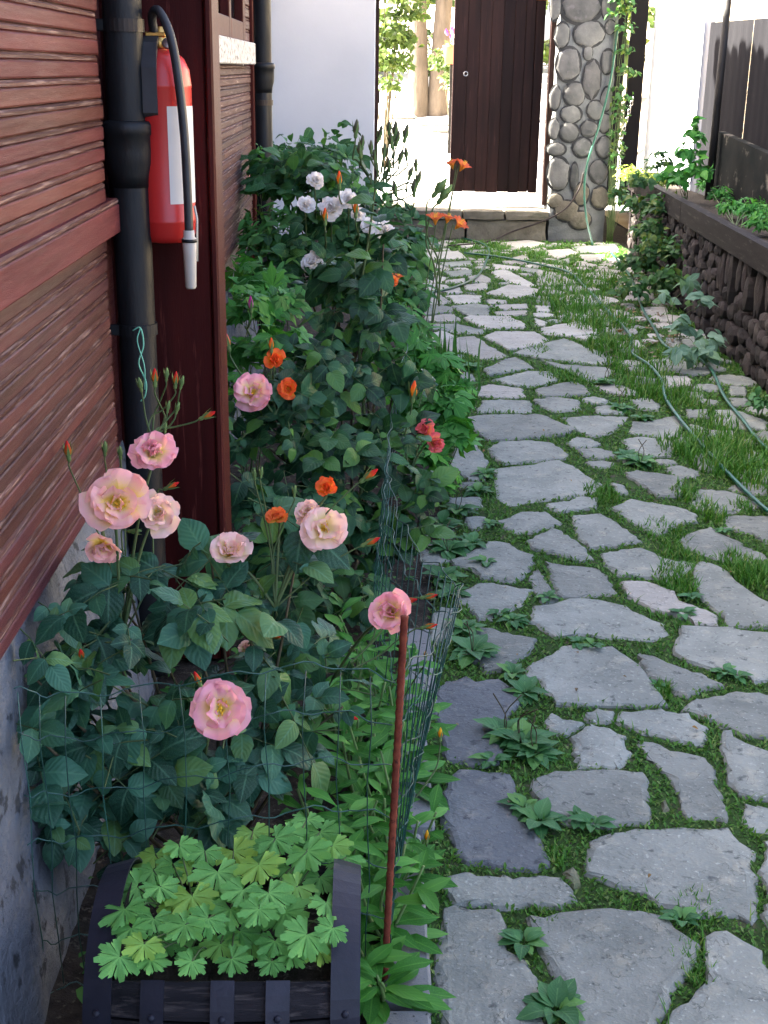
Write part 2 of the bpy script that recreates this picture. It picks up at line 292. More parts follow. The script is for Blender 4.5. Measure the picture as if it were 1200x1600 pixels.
def box(x0, x1, y0, y1, z0, z1, bev=0.0, t=None):
    t = t or T()
    if not bev:
        k = [t.vert((x, y, z)) for z in (z0, z1) for y in (y0, y1) for x in (x0, x1)]
        for q in ((0,2,3,1), (4,5,7,6), (0,1,5,4), (2,6,7,3), (0,4,6,2), (1,3,7,5)): t.face([k[i] for i in q])
        return t
    b = bev; c = [(x0, x1), (y0, y1), (z0, z1)]; idx = {}
    for sx in (0, 1):
        for sy in (0, 1):
            for sz in (0, 1):
                p = [c[0][sx], c[1][sy], c[2][sz]]; s = [b if q == 0 else -b for q in (sx, sy, sz)]
                for ax in range(3):
                    q = [p[i] + (s[i] if i != ax else 0) for i in range(3)]
                    idx[(sx, sy, sz, ax)] = t.vert(q)
    def F(l, ref):
        a = [Vector(t.v[i]) for i in l]; nrm = (a[1]-a[0]).cross(a[2]-a[1])
        cen = sum(a, Vector())/len(a); mid = Vector(((x0+x1)/2, (y0+y1)/2, (z0+z1)/2))
        t.face(l if nrm.dot(cen-mid) > 0 else l[::-1])
    for ax in range(3):
        o1, o2 = [i for i in range(3) if i != ax]
        for s in (0, 1):
            l = []
            for a, b_ in ((0,0), (1,0), (1,1), (0,1)):
                k = [0,0,0]; k[ax] = s; k[o1] = a; k[o2] = b_; l.append(idx[(*k, ax)])
            F(l, None)
        for a in (0, 1):
            for b_ in (0, 1):
                k0 = [0,0,0]; k0[o1] = a; k0[o2] = b_; k1 = list(k0); k1[ax] = 1
                F([idx[(*k0, o1)], idx[(*k1, o1)], idx[(*k1, o2)], idx[(*k0, o2)]], None)
    for sx in (0, 1):
        for sy in (0, 1):
            for sz in (0, 1): F([idx[(sx, sy, sz, a)] for a in range(3)], None)
    return t
def tube(pts, r, n=6, t=None, cap=True, mi=0):
    t = t or T(); pts = [Vector(p) for p in pts]; rings = []
    rr = r if isinstance(r, (list, tuple)) else [r]*len(pts)
    up = Vector((0.123, .31, .94))
    for i, p in enumerate(pts):
        d = (pts[min(i+1, len(pts)-1)] - pts[max(i-1, 0)]).normalized()
        a = d.cross(up)
        if a.length < 1e-3: a = d.cross(Vector((1, 0, 0)))
        a.normalize(); b = a.cross(d); up = b
        rings.append([t.vert(p + (a*math.cos(k*2*math.pi/n) + b*math.sin(k*2*math.pi/n))*rr[i], i/max(1, len(pts)-1)) for k in range(n)])
    for i in range(len(rings)-1):
        for k in range(n):
            q = (k+1) % n; t.face((rings[i][k], rings[i][q], rings[i+1][q], rings[i+1][k])[::-1], mi)
    if cap: t.face(rings[0], mi); t.face(rings[-1][::-1], mi)
    return t
def smooth_path(pts, k=6):
    pts = [Vector(p) for p in pts]; out = []
    P = [pts[0]*2-pts[1]] + pts + [pts[-1]*2-pts[-2]]
    for i in range(1, len(P)-2):
        for j in range(k):
            s = j/k; a, b, c, d = P[i-1], P[i], P[i+1], P[i+2]
            out.append(.5*((2*b) + (c-a)*s + (2*a-5*b+4*c-d)*s*s + (3*b-a-3*c+d)*s**3))
    out.append(pts[-1]); return out
def lathe(prof, n=24, t=None, axis=None, mi=0):
    t = t or T(); rings = []
    for r, z in prof: rings.append([t.vert((r*math.cos(k*2*math.pi/n), r*math.sin(k*2*math.pi/n), z)) for k in range(n)])
    for i in range(len(rings)-1):
        for k in range(n):
            q = (k+1) % n; t.face((rings[i][k], rings[i][q], rings[i+1][q], rings[i+1][k]), mi)
    t.face(rings[0][::-1], mi); t.face(rings[-1], mi); return t
def pebble(sx, sy, sz, seed, n=9, rows=5, jag=.16, sq=.62):
    rn = random.Random(seed); t = T(); rings = []
    hm = [1+rn.uniform(-jag, jag) for _ in range(n)]
    a = t.vert((0, 0, -sz))
    for j in range(1, rows):
        ph = -math.pi/2 + math.pi*j/rows; c = abs(math.cos(ph))**sq; s = math.copysign(abs(math.sin(ph))**.8, math.sin(ph))
        rings.append([t.vert((sx*c*hm[k]*math.cos(k*2*math.pi/n)*rn.uniform(.95,1.05), sy*c*hm[k]*math.sin(k*2*math.pi/n)*rn.uniform(.95,1.05), sz*s)) for k in range(n)])
    b = t.vert((0, 0, sz))
    for k in range(n):
        q = (k+1) % n; t.face((a, rings[0][q], rings[0][k])); t.face((b, rings[-1][k], rings[-1][q]))
        for j in range(len(rings)-1): t.face((rings[j][k], rings[j][q], rings[j+1][q], rings[j+1][k]))
    return t
def frame(p, yv, nv, s=1.0):                                       # local +Y along yv, local +Z near nv
    y = Vector(yv).normalized(); x = y.cross(Vector(nv))
    if x.length < 1e-4: x = y.cross(Vector((.3, .7, .2)))
    x.normalize(); z = x.cross(y)
    m = Matrix((x*s, y*s, z*s)).transposed().to_4x4(); m.translation = p; return m
def rv(a=1.0): return Vector((random.uniform(-a, a), random.uniform(-a, a), random.uniform(-a, a)))
def in_poly(x, y, poly):
    ins = np.zeros(len(x), bool); n = len(poly); j = n-1
    for i in range(n):
        xi, yi = poly[i]; xj, yj = poly[j]
        c = ((yi > y) != (yj > y)) & (x < (xj-xi)*(y-yi)/((yj-yi) or 1e-12)+xi); ins ^= c; j = i
    return ins
# ================================================================ THE SETTING
def sheet(pts, z, t=None):
    t = t or T(); t.face([t.vert((x, y, z)) for x, y in pts]); return t
def grid(x0, x1, y0, y1, nx, ny, zf):
    t = T(); ids = [[t.vert((x0+(x1-x0)*i/nx, y0+(y1-y0)*j/ny, zf(x0+(x1-x0)*i/nx, y0+(y1-y0)*j/ny))) for i in range(nx+1)] for j in range(ny+1)]
    for j in range(ny):
        for i in range(nx): t.face((ids[j][i], ids[j][i+1], ids[j+1][i+1], ids[j+1][i]))
    return t
struct('ground', sheet([(-120,-120), (120,-120), (120,120), (-120,120)], -.09), M['soil'])
EDGE = [(.10,-1.0), (.125,2.2), (.22,3.6), (.36,5.2), (.47,7.5), (.48,10.5), (.42,12.97)]
def edge_x(y):
    for (xa, ya), (xb, yb) in zip(EDGE, EDGE[1:]):
        if y <= yb: return xa + (xb-xa)*(y-ya)/(yb-ya)
    return EDGE[-1][0]
path = struct('path', grid(0, 1, -1, 12.97, 14, 60, lambda x, y: 0), M['joint'])
for v in path.data.vertices:
    u, y = v.co.x, v.co.y; e = edge_x(y)
    v.co.x = e + u*(2.55-e); v.co.z = -.010 + .003*math.sin(y*7+u*9)
bedt = grid(0, 1, -1, 13.0, 14, 90, lambda x, y: 0)
bed = struct('flower_bed', bedt, M['soil'], True)
for v in bed.data.vertices:
    u, y = v.co.x, v.co.y; e = edge_x(y) - .004; x0 = -.95
    v.co.x = x0 + u*(e-x0); v.co.z = -.012 + .03*math.sin(math.pi*min(1, u*1.05))*(.6+.5*math.sin(y*5.1+u*7)*math.cos(y*2.3)) + random.uniform(-.006, .006)

# ---------------------------------------------------------------- flagstones, traced stone by stone onto the ground plane
STONES = """696,1416 712,1412 740,1419 765,1417 780,1422 792,1442 786,1462 800,1482 820,1500 840,1532 838,1570 850,1610 850,1680 705,1680 690,1600 680,1537 680,1500 687,1450
700,1365 722,1362 750,1365 800,1365 840,1365 875,1366 900,1392 898,1402 872,1414 840,1415 795,1417 775,1414 740,1410 710,1411 700,1400
825,1432 848,1430 880,1424 912,1420 940,1421 960,1420 1005,1423 1040,1430 1052,1450 1090,1472 1080,1500 1068,1525 1058,1550 1040,1578 1030,1600 1010,1660 905,1640 900,1590 880,1562 872,1532 847,1500
1100,1462 1137,1456 1157,1472 1182,1480 1200,1515 1230,1560 1240,1680 1045,1680 1042,1600 1050,1578 1065,1570 1090,1545 1105,1518 1102,1490
920,1312 960,1300 995,1292 1040,1291 1112,1290 1140,1287 1160,1310 1178,1325 1175,1350 1182,1380 1186,1400 1182,1424 1172,1434 1156,1430 1120,1424 1085,1425 1060,1420 1030,1410 1010,1392 990,1385 960,1380 940,1372 918,1362 916,1345
1195,1312 1192,1340 1188,1360 1200,1395 1270,1395 1270,1310
1196,1404 1192,1425 1205,1450 1275,1450 1275,1405
1206,1465 1215,1510 1245,1550 1310,1550 1310,1465
715,1201 745,1204 765,1206 800,1207 804,1225 815,1262 838,1297 850,1325 863,1347 840,1358 790,1355 760,1352 730,1345 715,1330 700,1300 688,1268 690,1240
685,1072 725,1055 748,1062 780,1059 805,1075 812,1097 795,1120 790,1140 782,1160 787,1180 780,1190 760,1195 703,1188 697,1170 685,1140 680,1112 681,1082
835,1217 870,1204 900,1204 932,1200 970,1200 1010,1205 1016,1245 1014,1282 990,1285 950,1288 900,1286 885,1285 857,1275 840,1245 832,1232
890,1150 917,1132 920,1130 955,1139 977,1155 985,1175 977,1192 967,1197 925,1199 905,1196 897,1175
860,1112 880,1122 915,1127 895,1142 887,1147 872,1145 855,1140 850,1125
910,1112 932,1105 958,1109 958,1123 945,1127 917,1124
900,1005 920,1005 932,1010 957,1009 970,1017 990,1030 1005,1047 1020,1072 1035,1097 1012,1100 950,1096 900,1099 870,1097 862,1085 845,1062 822,1056 830,1042 842,1030 865,1020 877,1010
997,1022 1012,1024 1045,1035 1075,1047 1112,1060 1130,1070 1095,1076 1070,1085 1055,1082 1040,1065 1012,1055
1065,980 1090,979 1137,982 1200,990 1270,995 1270,1062 1200,1060 1175,1062 1167,1055 1137,1045 1120,1045 1075,1032 1057,1022 1062,1000
1072,1100 1080,1092 1107,1090 1140,1082 1170,1081 1200,1085 1270,1085 1270,1150 1200,1150 1165,1146 1140,1135 1125,1132 1117,1122 1105,1120 1085,1112 1072,1107
1127,1140 1140,1141 1162,1157 1185,1164 1200,1175 1260,1180 1260,1250 1200,1249 1175,1246 1150,1237 1137,1220 1135,1192 1130,1172 1127,1150
1162,1252 1185,1254 1200,1258 1260,1258 1260,1300 1200,1300 1175,1298 1160,1270
962,1122 967,1112 1007,1106 1030,1105 1055,1111 1075,1114 1102,1135 1104,1150 1095,1162 1062,1157 1040,1150 1000,1142 975,1130
996,1155 1020,1155 1060,1170 1085,1177 1105,1180 1120,1215 1125,1240 1140,1275 1140,1282 1115,1280 1072,1277 1065,1265 1055,1240 1047,1217 1025,1195 1005,1175
1033,1250 1040,1246 1046,1262 1036,1266
880,1358 895,1350 905,1362 908,1378 897,1382 885,1372
840,947 877,940 905,932 945,937 975,945 1000,957 1035,972 1040,987 1022,1000 975,997 920,990 890,989 870,995 855,987 832,970
732,980 757,977 795,987 835,997 835,1008 815,1025 780,1045 760,1047 742,1030 735,1005
740,912 765,910 800,914 832,920 815,942 790,955 765,967 745,965 730,947 715,935 725,920
710,875 740,860 765,845 795,847 810,857 832,865 830,880 820,897 800,907 775,905 750,900 740,890 715,882
827,900 840,886 852,905 875,932 870,939 847,941 837,925
852,877 872,879 905,882 932,885 950,900 967,925 937,928 900,930 878,930 865,912
825,845 865,825 900,845 917,860 922,871 905,874 875,867 837,857
782,812 815,799 852,799 865,807 875,815 852,825 830,832 800,831 785,822
855,792 860,785 890,782 912,774 935,777 928,792 900,795 880,800
896,805 940,802 967,820 1000,845 950,854 922,855 905,837 897,822
942,865 965,859 1000,856 1030,867 1055,875 1084,880 1082,890 1060,900 1035,903 1000,899 967,897 950,882
957,791 985,780 1020,785 1060,792 1090,801 1085,812 1060,817 1042,827 1032,836 1020,832 995,817 972,802
1060,842 1075,832 1110,822 1127,832 1150,842 1165,852 1197,865 1200,872 1162,877 1125,875 1110,870 1085,860 1070,855
1089,878 1112,880 1132,890 1150,907 1175,922 1190,935 1230,955 1230,975 1175,975 1137,977 1127,960 1117,950 1097,932 1086,910
972,907 1000,906 1025,912 1050,922 1062,937 1080,945 1118,960 1116,974 1087,972 1050,957 1020,952 1005,942 982,930
1080,765 1100,762 1137,765 1165,775 1190,792 1152,797 1125,798 1095,795 1080,787
1130,807 1150,803 1200,805 1260,807 1260,850 1190,845 1175,832 1150,827 1137,822
977,740 995,735 1030,740 1065,745 1060,775 1025,772 1007,760
777,732 800,730 822,729 850,724 872,722 892,730 915,745 937,757 925,767 895,773 855,777 815,784 795,787 780,775 778,755
765,702 782,692 820,690 860,692 880,707 885,714 852,718 815,722 790,723 775,717
735,652 760,648 800,648 845,648 872,660 895,670 875,677 840,682 785,685 767,687 747,672
750,637 755,626 780,624 825,625 831,635 830,643 790,643 750,643
745,605 765,599 790,602 815,606 819,619 800,620 775,620 747,617
772,592 795,587 825,580 855,580 869,592 850,600 820,603 790,597
760,576 790,560 805,557 825,567 832,574 802,579 765,585
717,588 727,580 742,587 742,595 722,595
837,607 865,600 895,594 912,602 920,614 885,618 850,618
835,625 865,621 902,626 905,640 865,642 845,635
880,652 900,650 925,648 980,650 972,662 945,677 925,680 905,672 890,662
985,675 990,657 1017,657 1060,648 1065,665 1062,680 1035,683 1005,678
975,687 1000,682 1040,687 1060,697 1045,710 1017,710 985,702
887,690 902,682 922,684 938,692 925,698 900,699
905,703 930,700 955,705 962,712 940,716 915,713
915,720 940,719 960,722 950,729 928,729
955,753 975,757 982,770 965,770
1040,730 1060,726 1092,735 1085,745 1055,742
1080,712 1105,707 1120,720 1125,735 1095,732
1080,662 1112,670 1145,672 1150,682 1115,687 1085,678
985,622 1012,620 1030,630 1027,640 1000,637
930,602 960,599 982,605 995,612 982,618 950,612
850,564 880,570 900,571 945,574 960,580 937,592 920,594 895,582 870,573
805,551 840,540 882,529 910,540 950,552 955,563 935,567 900,565 850,558
757,526 777,517 835,517 855,530 845,535 815,544 795,545 780,536
685,536 717,527 742,526 760,537 790,554 757,561 725,550 697,546
667,522 690,516 714,525 690,533 670,537
665,506 715,505 757,514 755,520 715,520 677,513
727,497 735,494 795,496 820,507 815,511 757,512
845,512 870,507 905,502 932,515 930,521 890,524 852,520
665,494 705,489 717,497 715,503 667,501
660,480 680,476 705,480 705,487 665,491
707,479 740,475 762,477 762,492 732,493
767,477 790,475 822,475 822,481 790,483
772,486 795,485 825,485 820,491 780,494
697,462 722,460 750,461 750,472 715,474
665,465 682,459 703,471 692,475 667,474
762,457 795,445 820,447 840,451 835,460 800,465
760,467 790,469 790,474 765,474
837,477 860,478 857,487 840,487
837,467 862,470 860,475 840,474
835,495 855,502 850,509 838,507
690,455 717,448 722,457 700,459
725,444 760,441 762,451 730,453
655,395 715,391 727,401 710,405 677,404
682,409 735,406 737,414 702,416
640,400 655,402 703,420 672,425 645,417
695,424 737,421 737,430 705,431
667,427 698,432 690,441 667,440
694,437 725,434 727,440 697,442
732,432 752,429 767,435 765,440 737,440
770,412 810,416 810,421 775,420
770,425 790,422 813,432 837,445 820,447 795,440 775,432
842,422 872,427 905,442 875,445 842,444
782,380 825,376 850,380 830,387 800,386
852,390 890,387 902,395 872,404 855,397
800,402 825,395 825,405 805,406
870,407 890,402 890,410 872,411
905,397 945,397 940,407 912,407
712,381 740,379 752,382 727,387
814,417 847,420 840,427 815,422
857,413 890,417 895,424 860,420
895,385 960,382 965,393 905,394
972,455 1020,455 1022,467 975,467
960,532 995,530 1010,542 965,543
1040,528 1100,528 1110,540 1050,545
1035,587 1075,587 1080,600 1040,605
1120,642 1150,642 1195,657 1192,670 1150,667 1120,660
1140,620 1167,620 1167,632 1145,635
1140,603 1165,605 1165,617 1143,616
1165,697 1195,710 1190,725 1165,715
992,587 1025,592 1027,600 995,597
1072,640 1105,640 1105,652 1075,652
655,847 700,845 702,875 660,880
680,882 705,887 700,905 680,910
725,806 757,807 760,820 740,827 727,817
700,775 750,775 752,790 722,802 702,797
655,807 670,810 667,840 655,840
682,817 710,827 710,837 687,840
720,692 745,697 760,720 757,745 735,747 702,725
672,965 690,950 712,950 712,985 690,1000 672,1007
677,547 707,562 725,570 722,577 690,577
1000,480 1040,478 1045,490 1005,492
1075,610 1100,612 1100,622 1078,622
660,1020 676,1015 676,1060 655,1065
1205,700 1270,690 1290,725 1240,745 1210,730
1215,755 1290,750 1310,790 1250,795
1210,868 1280,860 1310,900 1250,935 1215,915"""
polys = []
for ln in STONES.strip().split('\n'):
    polys.append([tuple(G(*map(float, q.split(','))).xy) for q in ln.split()])
# the paving goes on outside the picture: loose rows of the same stones towards the camera and to the right
def blob_poly(cx, cy, rx, ry):
    n = 9; o = random.random()
    return [(cx+rx*random.uniform(.8, 1.05)*math.cos(2*math.pi*(k+o)/n), cy+ry*random.uniform(.8, 1.05)*math.sin(2*math.pi*(k+o)/n)) for k in range(n)]
for j in range(12):
    for i in range(6):
        cx = .3+i*.36+(j % 2)*.17+random.uniform(-.03, .03); cy = -.6+j*.34+random.uniform(-.03, .03)
        if cy > 4.6 or cx > 2.15: continue
        # keep only what lies clear of the traced stones
        if all(math.hypot(cx-sum(p[0] for p in q)/len(q), cy-sum(p[1] for p in q)/len(q)) > .27 for q in polys) and (cy < 1.45 or cx > .36*cy+.16):
            polys.append(blob_poly(cx, cy, .155, .145))
for i, q in enumerate(polys):
    cx = sum(p[0] for p in q)/len(q); cy = sum(p[1] for p in q)/len(q); k = 1.02 if cy < 3 else 1.05 if cy < 5 else 1.09
    polys[i] = [(cx+(x-cx)*k, cy+(y-cy)*k) for x, y in q]
def near_d(x, y):
    b = 9
    for q in polys:
        if abs(q[0][0]-x) > 1 or abs(q[0][1]-y) > 1: continue
        for (xa, ya), (xb, yb) in zip(q, q[1:]+q[:1]):
            dx, dy = xb-xa, yb-ya; s = max(0, min(1, ((x-xa)*dx+(y-ya)*dy)/(dx*dx+dy*dy+1e-9))); d = math.hypot(x-xa-dx*s, y-ya-dy*s)
            if d < b: b = d
        if in_poly(np.array([x]), np.array([y]), q)[0]: return 0
    return b
for _ in range(1500):
    y = random.uniform(4.2, 12.85); x = random.uniform(edge_x(y)+.03, min(2.36, 2.0+.055*(y-5)))
    if x < .36*y+.12 and y < 4.6: pass
    d = near_d(x, y)
    if d > .062: polys.append(blob_poly(x, y, min(.24, d*1.08-.012), min(.24, d*1.08-.012)))
def flagstone(poly, dark, seed):
    rn = random.Random(seed)
    cx = sum(p[0] for p in poly)/len(poly); cy = sum(p[1] for p in poly)/len(poly)
    a = sum(p[0]*q[1]-q[0]*p[1] for p, q in zip(poly, poly[1:]+poly[:1]))
    if a < 0: poly = poly[::-1]
    per = sum(math.dist(p, q) for p, q in zip(poly, poly[1:]+poly[:1])); stp = max(.016, per/44)
    pts = []
    for p, q in zip(poly, poly[1:]+poly[:1]):
        d = math.dist(p, q); k = max(1, int(d/stp))
        for i in range(k):
            s = i/k; pts.append((p[0]+(q[0]-p[0])*s, p[1]+(q[1]-p[1])*s))
    sz = math.sqrt(abs(a)/2); jit = min(.0045, sz*.03)
    pts = [(x+rn.gauss(0, jit), y+rn.gauss(0, jit)) for x, y in pts]
    t = T(); n = len(pts); z0 = rn.uniform(-.004, .004); gx, gy = rn.uniform(-.02, .02), rn.uniform(-.02, .02)
    def zz(x, y): return z0 + gx*(x-cx) + gy*(y-cy)
    rings = []
    for ins, dz in ((-.004, -.05), (-.001, -.010), (.006, -.0025), (.018, .0005)):
        rg = []
        for i, (x, y) in enumerate(pts):
            d = math.hypot(x-cx, y-cy) or 1; k = max(.3, 1-ins*rn.uniform(.5, 1.6)/d)
            X, Y = cx+(x-cx)*k, cy+(y-cy)*k
            rg.append(t.vert((X-cx, Y-cy, zz(X, Y)+dz+rn.uniform(-.0012, .0012))))
        rings.append(rg)
    for r0, r1 in zip(rings, rings[1:]):
        for i in range(n): t.face((r0[i], r0[(i+1) % n], r1[(i+1) % n], r1[i]))
    t.face(rings[-1])
    return t, (cx, cy, 0)
for i, poly in enumerate(polys):
    mm = M['slate']
    if i in (8, 9): mm = M['slate_dark']
    elif i in (23, 22): mm = M['moss_stone']
    else:
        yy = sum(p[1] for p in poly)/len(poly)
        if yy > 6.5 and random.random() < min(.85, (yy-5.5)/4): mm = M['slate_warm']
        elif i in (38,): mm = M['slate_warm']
    t, c = flagstone(poly, 0, i)
    o = link('flagstone', t.mesh('flagstone', mm, False), path, Matrix.Translation(c))
# kerb blocks between bed and path
for k, (a, b) in enumerate(((.2,.9), (.91,1.86), (1.875,2.42), (2.43,2.98), (3.0,3.5))):
    kx = edge_x((a+b)/2)
    t = box(kx-.078, kx+.012, a, b-.012, -.08, .028+.004*(k % 2), .006)
    kb = part('kerb_block', t, M['kerb'], path, off=(0, 0, 0)); kb.rotation_euler.z = random.uniform(-.002, .002)

# ================================================================ THE HOUSE
WX = -.60
house = thing('wooden_house', (WX, 3, 0), 'house clad in dark red-brown horizontal boards along the left of the bed', 'house')
HB = Vector(house.location)
def board(y0, y1, z0, h, x, mt, nm='board', proud=.012):
    t = T(); pr = [(-.02,0), (proud-.007,0), (proud-.002,.002), (proud,.005), (proud,h-.017), (proud-.002,h-.0145), (proud-.006,h-.013), (proud-.0015,h-.0105), (proud-.001,h-.005), (proud-.006,h-.0005), (-.02,h-.0005)]
    n = 6; dx = random.uniform(-.0015, .002); rows = []
    for i in range(n+1):
        y = y0+(y1-y0)*i/n; wz = random.uniform(-.0008, .0008)
        rows.append([t.vert((x+dx+px, y, z0+pz+(wz if 0 < i < n else 0))) for px, pz in pr])
    k = len(pr)
    for i in range(n):
        for j in range(k): t.face((rows[i][j], rows[i+1][j], rows[i+1][(j+1) % k], rows[i][(j+1) % k])[::-1], 1 if j in (1, 5, 7, 8) else 0)
    t.face(rows[0]); t.face(rows[-1][::-1])
    return part(nm, t, [mt, M['worn']], house)
def course(y0, y1, z0, z1, n, x, mt):
    h = (z1-z0)/n
    for i in range(n):
        z = z0+i*h
        if random.random() < .35 and y1-y0 > 3:
            c = random.uniform(y0+1.2, y1-.5); board(y0, c-.0015, z, h, x, mt); board(c+.0015, y1+random.uniform(-.012, .012), z, h, x, mt)
        else: board(y0, y1+random.uniform(-.012, .012), z, h, x, mt)
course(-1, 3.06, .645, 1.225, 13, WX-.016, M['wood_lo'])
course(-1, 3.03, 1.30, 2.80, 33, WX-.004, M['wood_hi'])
board(-1, 3.10, 1.222, .082, WX+.004, M['wood_hi'], 'ledge_board', .018)
course(3.44, 7.06, .79, 1.605, 19, WX-.008, M['wood_far'])
course(3.44, 5.15, 1.72, 2.8, 19, WX-.008, M['wood_lo'])
course(6.62, 7.06, 1.72, 2.8, 19, WX-.008, M['wood_lo'])
part('wall', box(-5, WX-.034, -1, 7.08, .3, 3.1), M['wood_lo'], house)
# plinth with a rough sloping face
pf = [(.66, -.63), (.56, -.612), (.42, -.604), (.30, -.592), (.18, -.572), (.07, -.556), (-.1, -.545)]
t = T(); rows = []
for i in range(121):
    y = -1+8.06*i/120; rows.append([t.vert((x+random.uniform(-.006, .006), y, z)) for z, x in pf])
for i in range(120):
    for j in range(len(pf)-1): t.face((rows[i][j], rows[i][j+1], rows[i+1][j+1], rows[i+1][j]))
part('plinth', t, M['concrete'], house)
part('corner_post', box(WX-.05, -.388, 3.28, 3.42, .02, 3.04, .004), M['post'], house)
part('post_trim', box(-.3855, -.366, 3.272, 3.43, .02, 3.04, .005), M['post_edge'], house)
part('corner_board', box(WX-.03, WX+.02, 7.062, 7.13, .1, 3.04, .003), M['post_edge'], house)
sill = part('window_sill', box(WX-.03, WX+.05, 4.7, 6.85, 1.61, 1.712, .004), M['terrazzo'], house)
win = part('window', box(WX-.03, WX-.022, 5.15, 6.62, 1.715, 2.8), M['glass'], house)
for a in ((5.15,5.25,1.714,2.8), (6.5,6.62,1.714,2.8), (5.85,5.93,1.714,2.8), (5.252,5.848,1.715,1.80), (5.932,6.498,1.715,1.80), (5.252,5.848,2.2,2.26), (5.932,6.498,2.2,2.26)):
    part('window_frame', box(WX-.021, WX+.022, a[0], a[1], a[2], a[3], .004), M['post_edge'], win, off=HB)
rf = T()
for sgn in (0,):
    a = [(-.42, -1.2, 3.05), (-.42, 7.06, 3.05), (-5, 7.06, 5.2), (-5, -1.2, 5.2)]
    lo = [rf.vert(p) for p in a]; hi = [rf.vert((p[0], p[1], p[2]+.12)) for p in a]
    rf.face(lo); rf.face(hi[::-1])
    for i in range(4): rf.face((lo[i], lo[(i+1) % 4], hi[(i+1) % 4], hi[i])[::-1])
part('roof', rf, M['roof'], house)

# unseen wing added for its shade on path and fence; the wall beside the gate
wing = thing('shading_wing', (-.9, 9.4, 0), 'white plastered wing out of view, added to shade the path and metal fence', 'house')
part('wall', box(-5, -.9, 7.085, 12.2, -.05, 4.65), M['plaster'], wing)
rf = T(); a = [(-.5, 7.32, 4.70), (-.5, 12.28, 4.70), (-5, 12.28, 6.9), (-5, 7.32, 6.9)]
lo = [rf.vert(p) for p in a]; hi = [rf.vert((p[0], p[1], p[2]+.12)) for p in a]; rf.face(lo); rf.face(hi[::-1])
for i in range(4): rf.face((lo[i], lo[(i+1) % 4], hi[(i+1) % 4], hi[i])[::-1])
part('roof', rf, M['roof'], wing)
for k in range(31):                                                   # rounded tile ends added so the eave's shadow falls jagged on the fence
    y = 7.4+k*.16
    part('roof_tile', tube([(-.40, y, 4.78+random.uniform(-.03, .06)), (-1.0, y, 5.09)], .085, 8), M['roof'], wing)
gw = thing('garden_wall', (-.4, 13.2, 0), 'smooth white plastered wall left of the open gate', 'wall')
part('wall_face', box(-4, .10, 13.1, 13.32, -.05, 2.72, .01), M['plaster'], gw)
part('shade_return', box(-1.12, -.905, 12.205, 13.098, -.05, 2.72, .01), M['plaster'], gw)  # low return added to keep sun off the path by the step
part('gate_jamb', box(.1015, .135, 13.12, 13.30, .25, 2.7, .004), M['gate'], gw)
part('latch_plate', box(.1355, .15, 13.14, 13.2, 1.28, 1.4, .002), M['iron'], gw)

# ---------------------------------------------------------------- gate, step, pillar
gate = thing('wooden_gate', (1.8, 13.5, .4), 'tall dark brown plank gate standing ajar against the stone pillar', 'gate')
gx = [.872, 1.01, 1.13, 1.245, 1.36, 1.47, 1.575, 1.675, 1.765]
for i in range(8):
    x0, x1 = gx[i]+.0008, gx[i+1]-.0008
    if i == 6: x1 -= .005
    part('plank', box(x0, x1, 13.40+random.uniform(-.004, .004), 13.43, .425+random.uniform(-.004, .006), 2.75, .003), M['gate'], gate)
part('gap_blocker', box(.885, 1.758, 13.434, 13.444, .44, 2.74), M['gate'], gate)  # added behind the planks to stop light showing through their gaps
for z in (.62, 1.55, 2.5): part('cross_rail', box(.90, 1.76, 13.446, 13.48, z, z+.11, .003), M['gate'], gate)
ring = T(); tube([(1.0+.02*math.cos(a), 13.388, 1.565+.02*math.sin(a)) for a in [k*2*math.pi/18 for k in range(19)]], .0045, 6, ring)
part('ring_handle', ring, M['chain'], gate, True)
part('strap_hinge', box(1.66, 1.84, 13.385, 13.395, 2.255, 2.285, .002), M['hingerust'], gate)
part('hanging_stile', box(1.80, 1.845, 13.2, 13.3, .32, 2.75, .003), M['gate'], gate)

step = thing('stone_step', (1.0, 13.0, 0), 'low brown stone step across the foot of the gate opening', 'step')
def rough_block(x0, x1, y0, y1, z0, z1, seed, b=.02):
    rn = random.Random(seed); t = T(); nx, ny, nz = max(2, int((x1-x0)/.09)), max(2, int((y1-y0)/.09)), max(2, int((z1-z0)/.06)); V = {}
    for i in range(nx+1):
        for j in range(ny+1):
            for k in range(nz+1):
                if i in (0, nx) or j in (0, ny) or k in (0, nz):
                    e = (i in (0, nx))+(j in (0, ny))+(k in (0, nz)); s = b*.35 if e > 1 else 0
                    x = x0+(x1-x0)*i/nx; y = y0+(y1-y0)*j/ny; z = z0+(z1-z0)*k/nz
                    x += (s if i == 0 else -s if i == nx else 0); y += (s if j == 0 else -s if j == ny else 0); z += (s if k == 0 else -s if k == nz else 0)
                    V[i, j, k] = t.vert((x+rn.uniform(-b, b)*.3, y+rn.uniform(-b, b)*.3, z+rn.uniform(-b, b)*.2))
    def q(a, b_, c, d): t.face((V[a], V[b_], V[c], V[d]))
    for i in range(nx):
        for j in range(ny): q((i,j,0), (i,j+1,0), (i+1,j+1,0), (i+1,j,0)); q((i,j,nz), (i+1,j,nz), (i+1,j+1,nz), (i,j+1,nz))
        for k in range(nz): q((i,0,k), (i+1,0,k), (i+1,0,k+1), (i,0,k+1)); q((i,ny,k), (i,ny,k+1), (i+1,ny,k+1), (i+1,ny,k))
    for j in range(ny):
        for k in range(nz): q((0,j,k), (0,j,k+1), (0,j+1,k+1), (0,j+1,k)); q((nx,j,k), (nx,j+1,k), (nx,j+1,k+1), (nx,j,k+1))
    return t
for i, (a, b) in enumerate(((.12,.98), (.99,1.40), (1.41,1.845))):
    part('slab', rough_block(a, b, 12.93, 13.75, .195, .285, i, .018), M['step'], step)
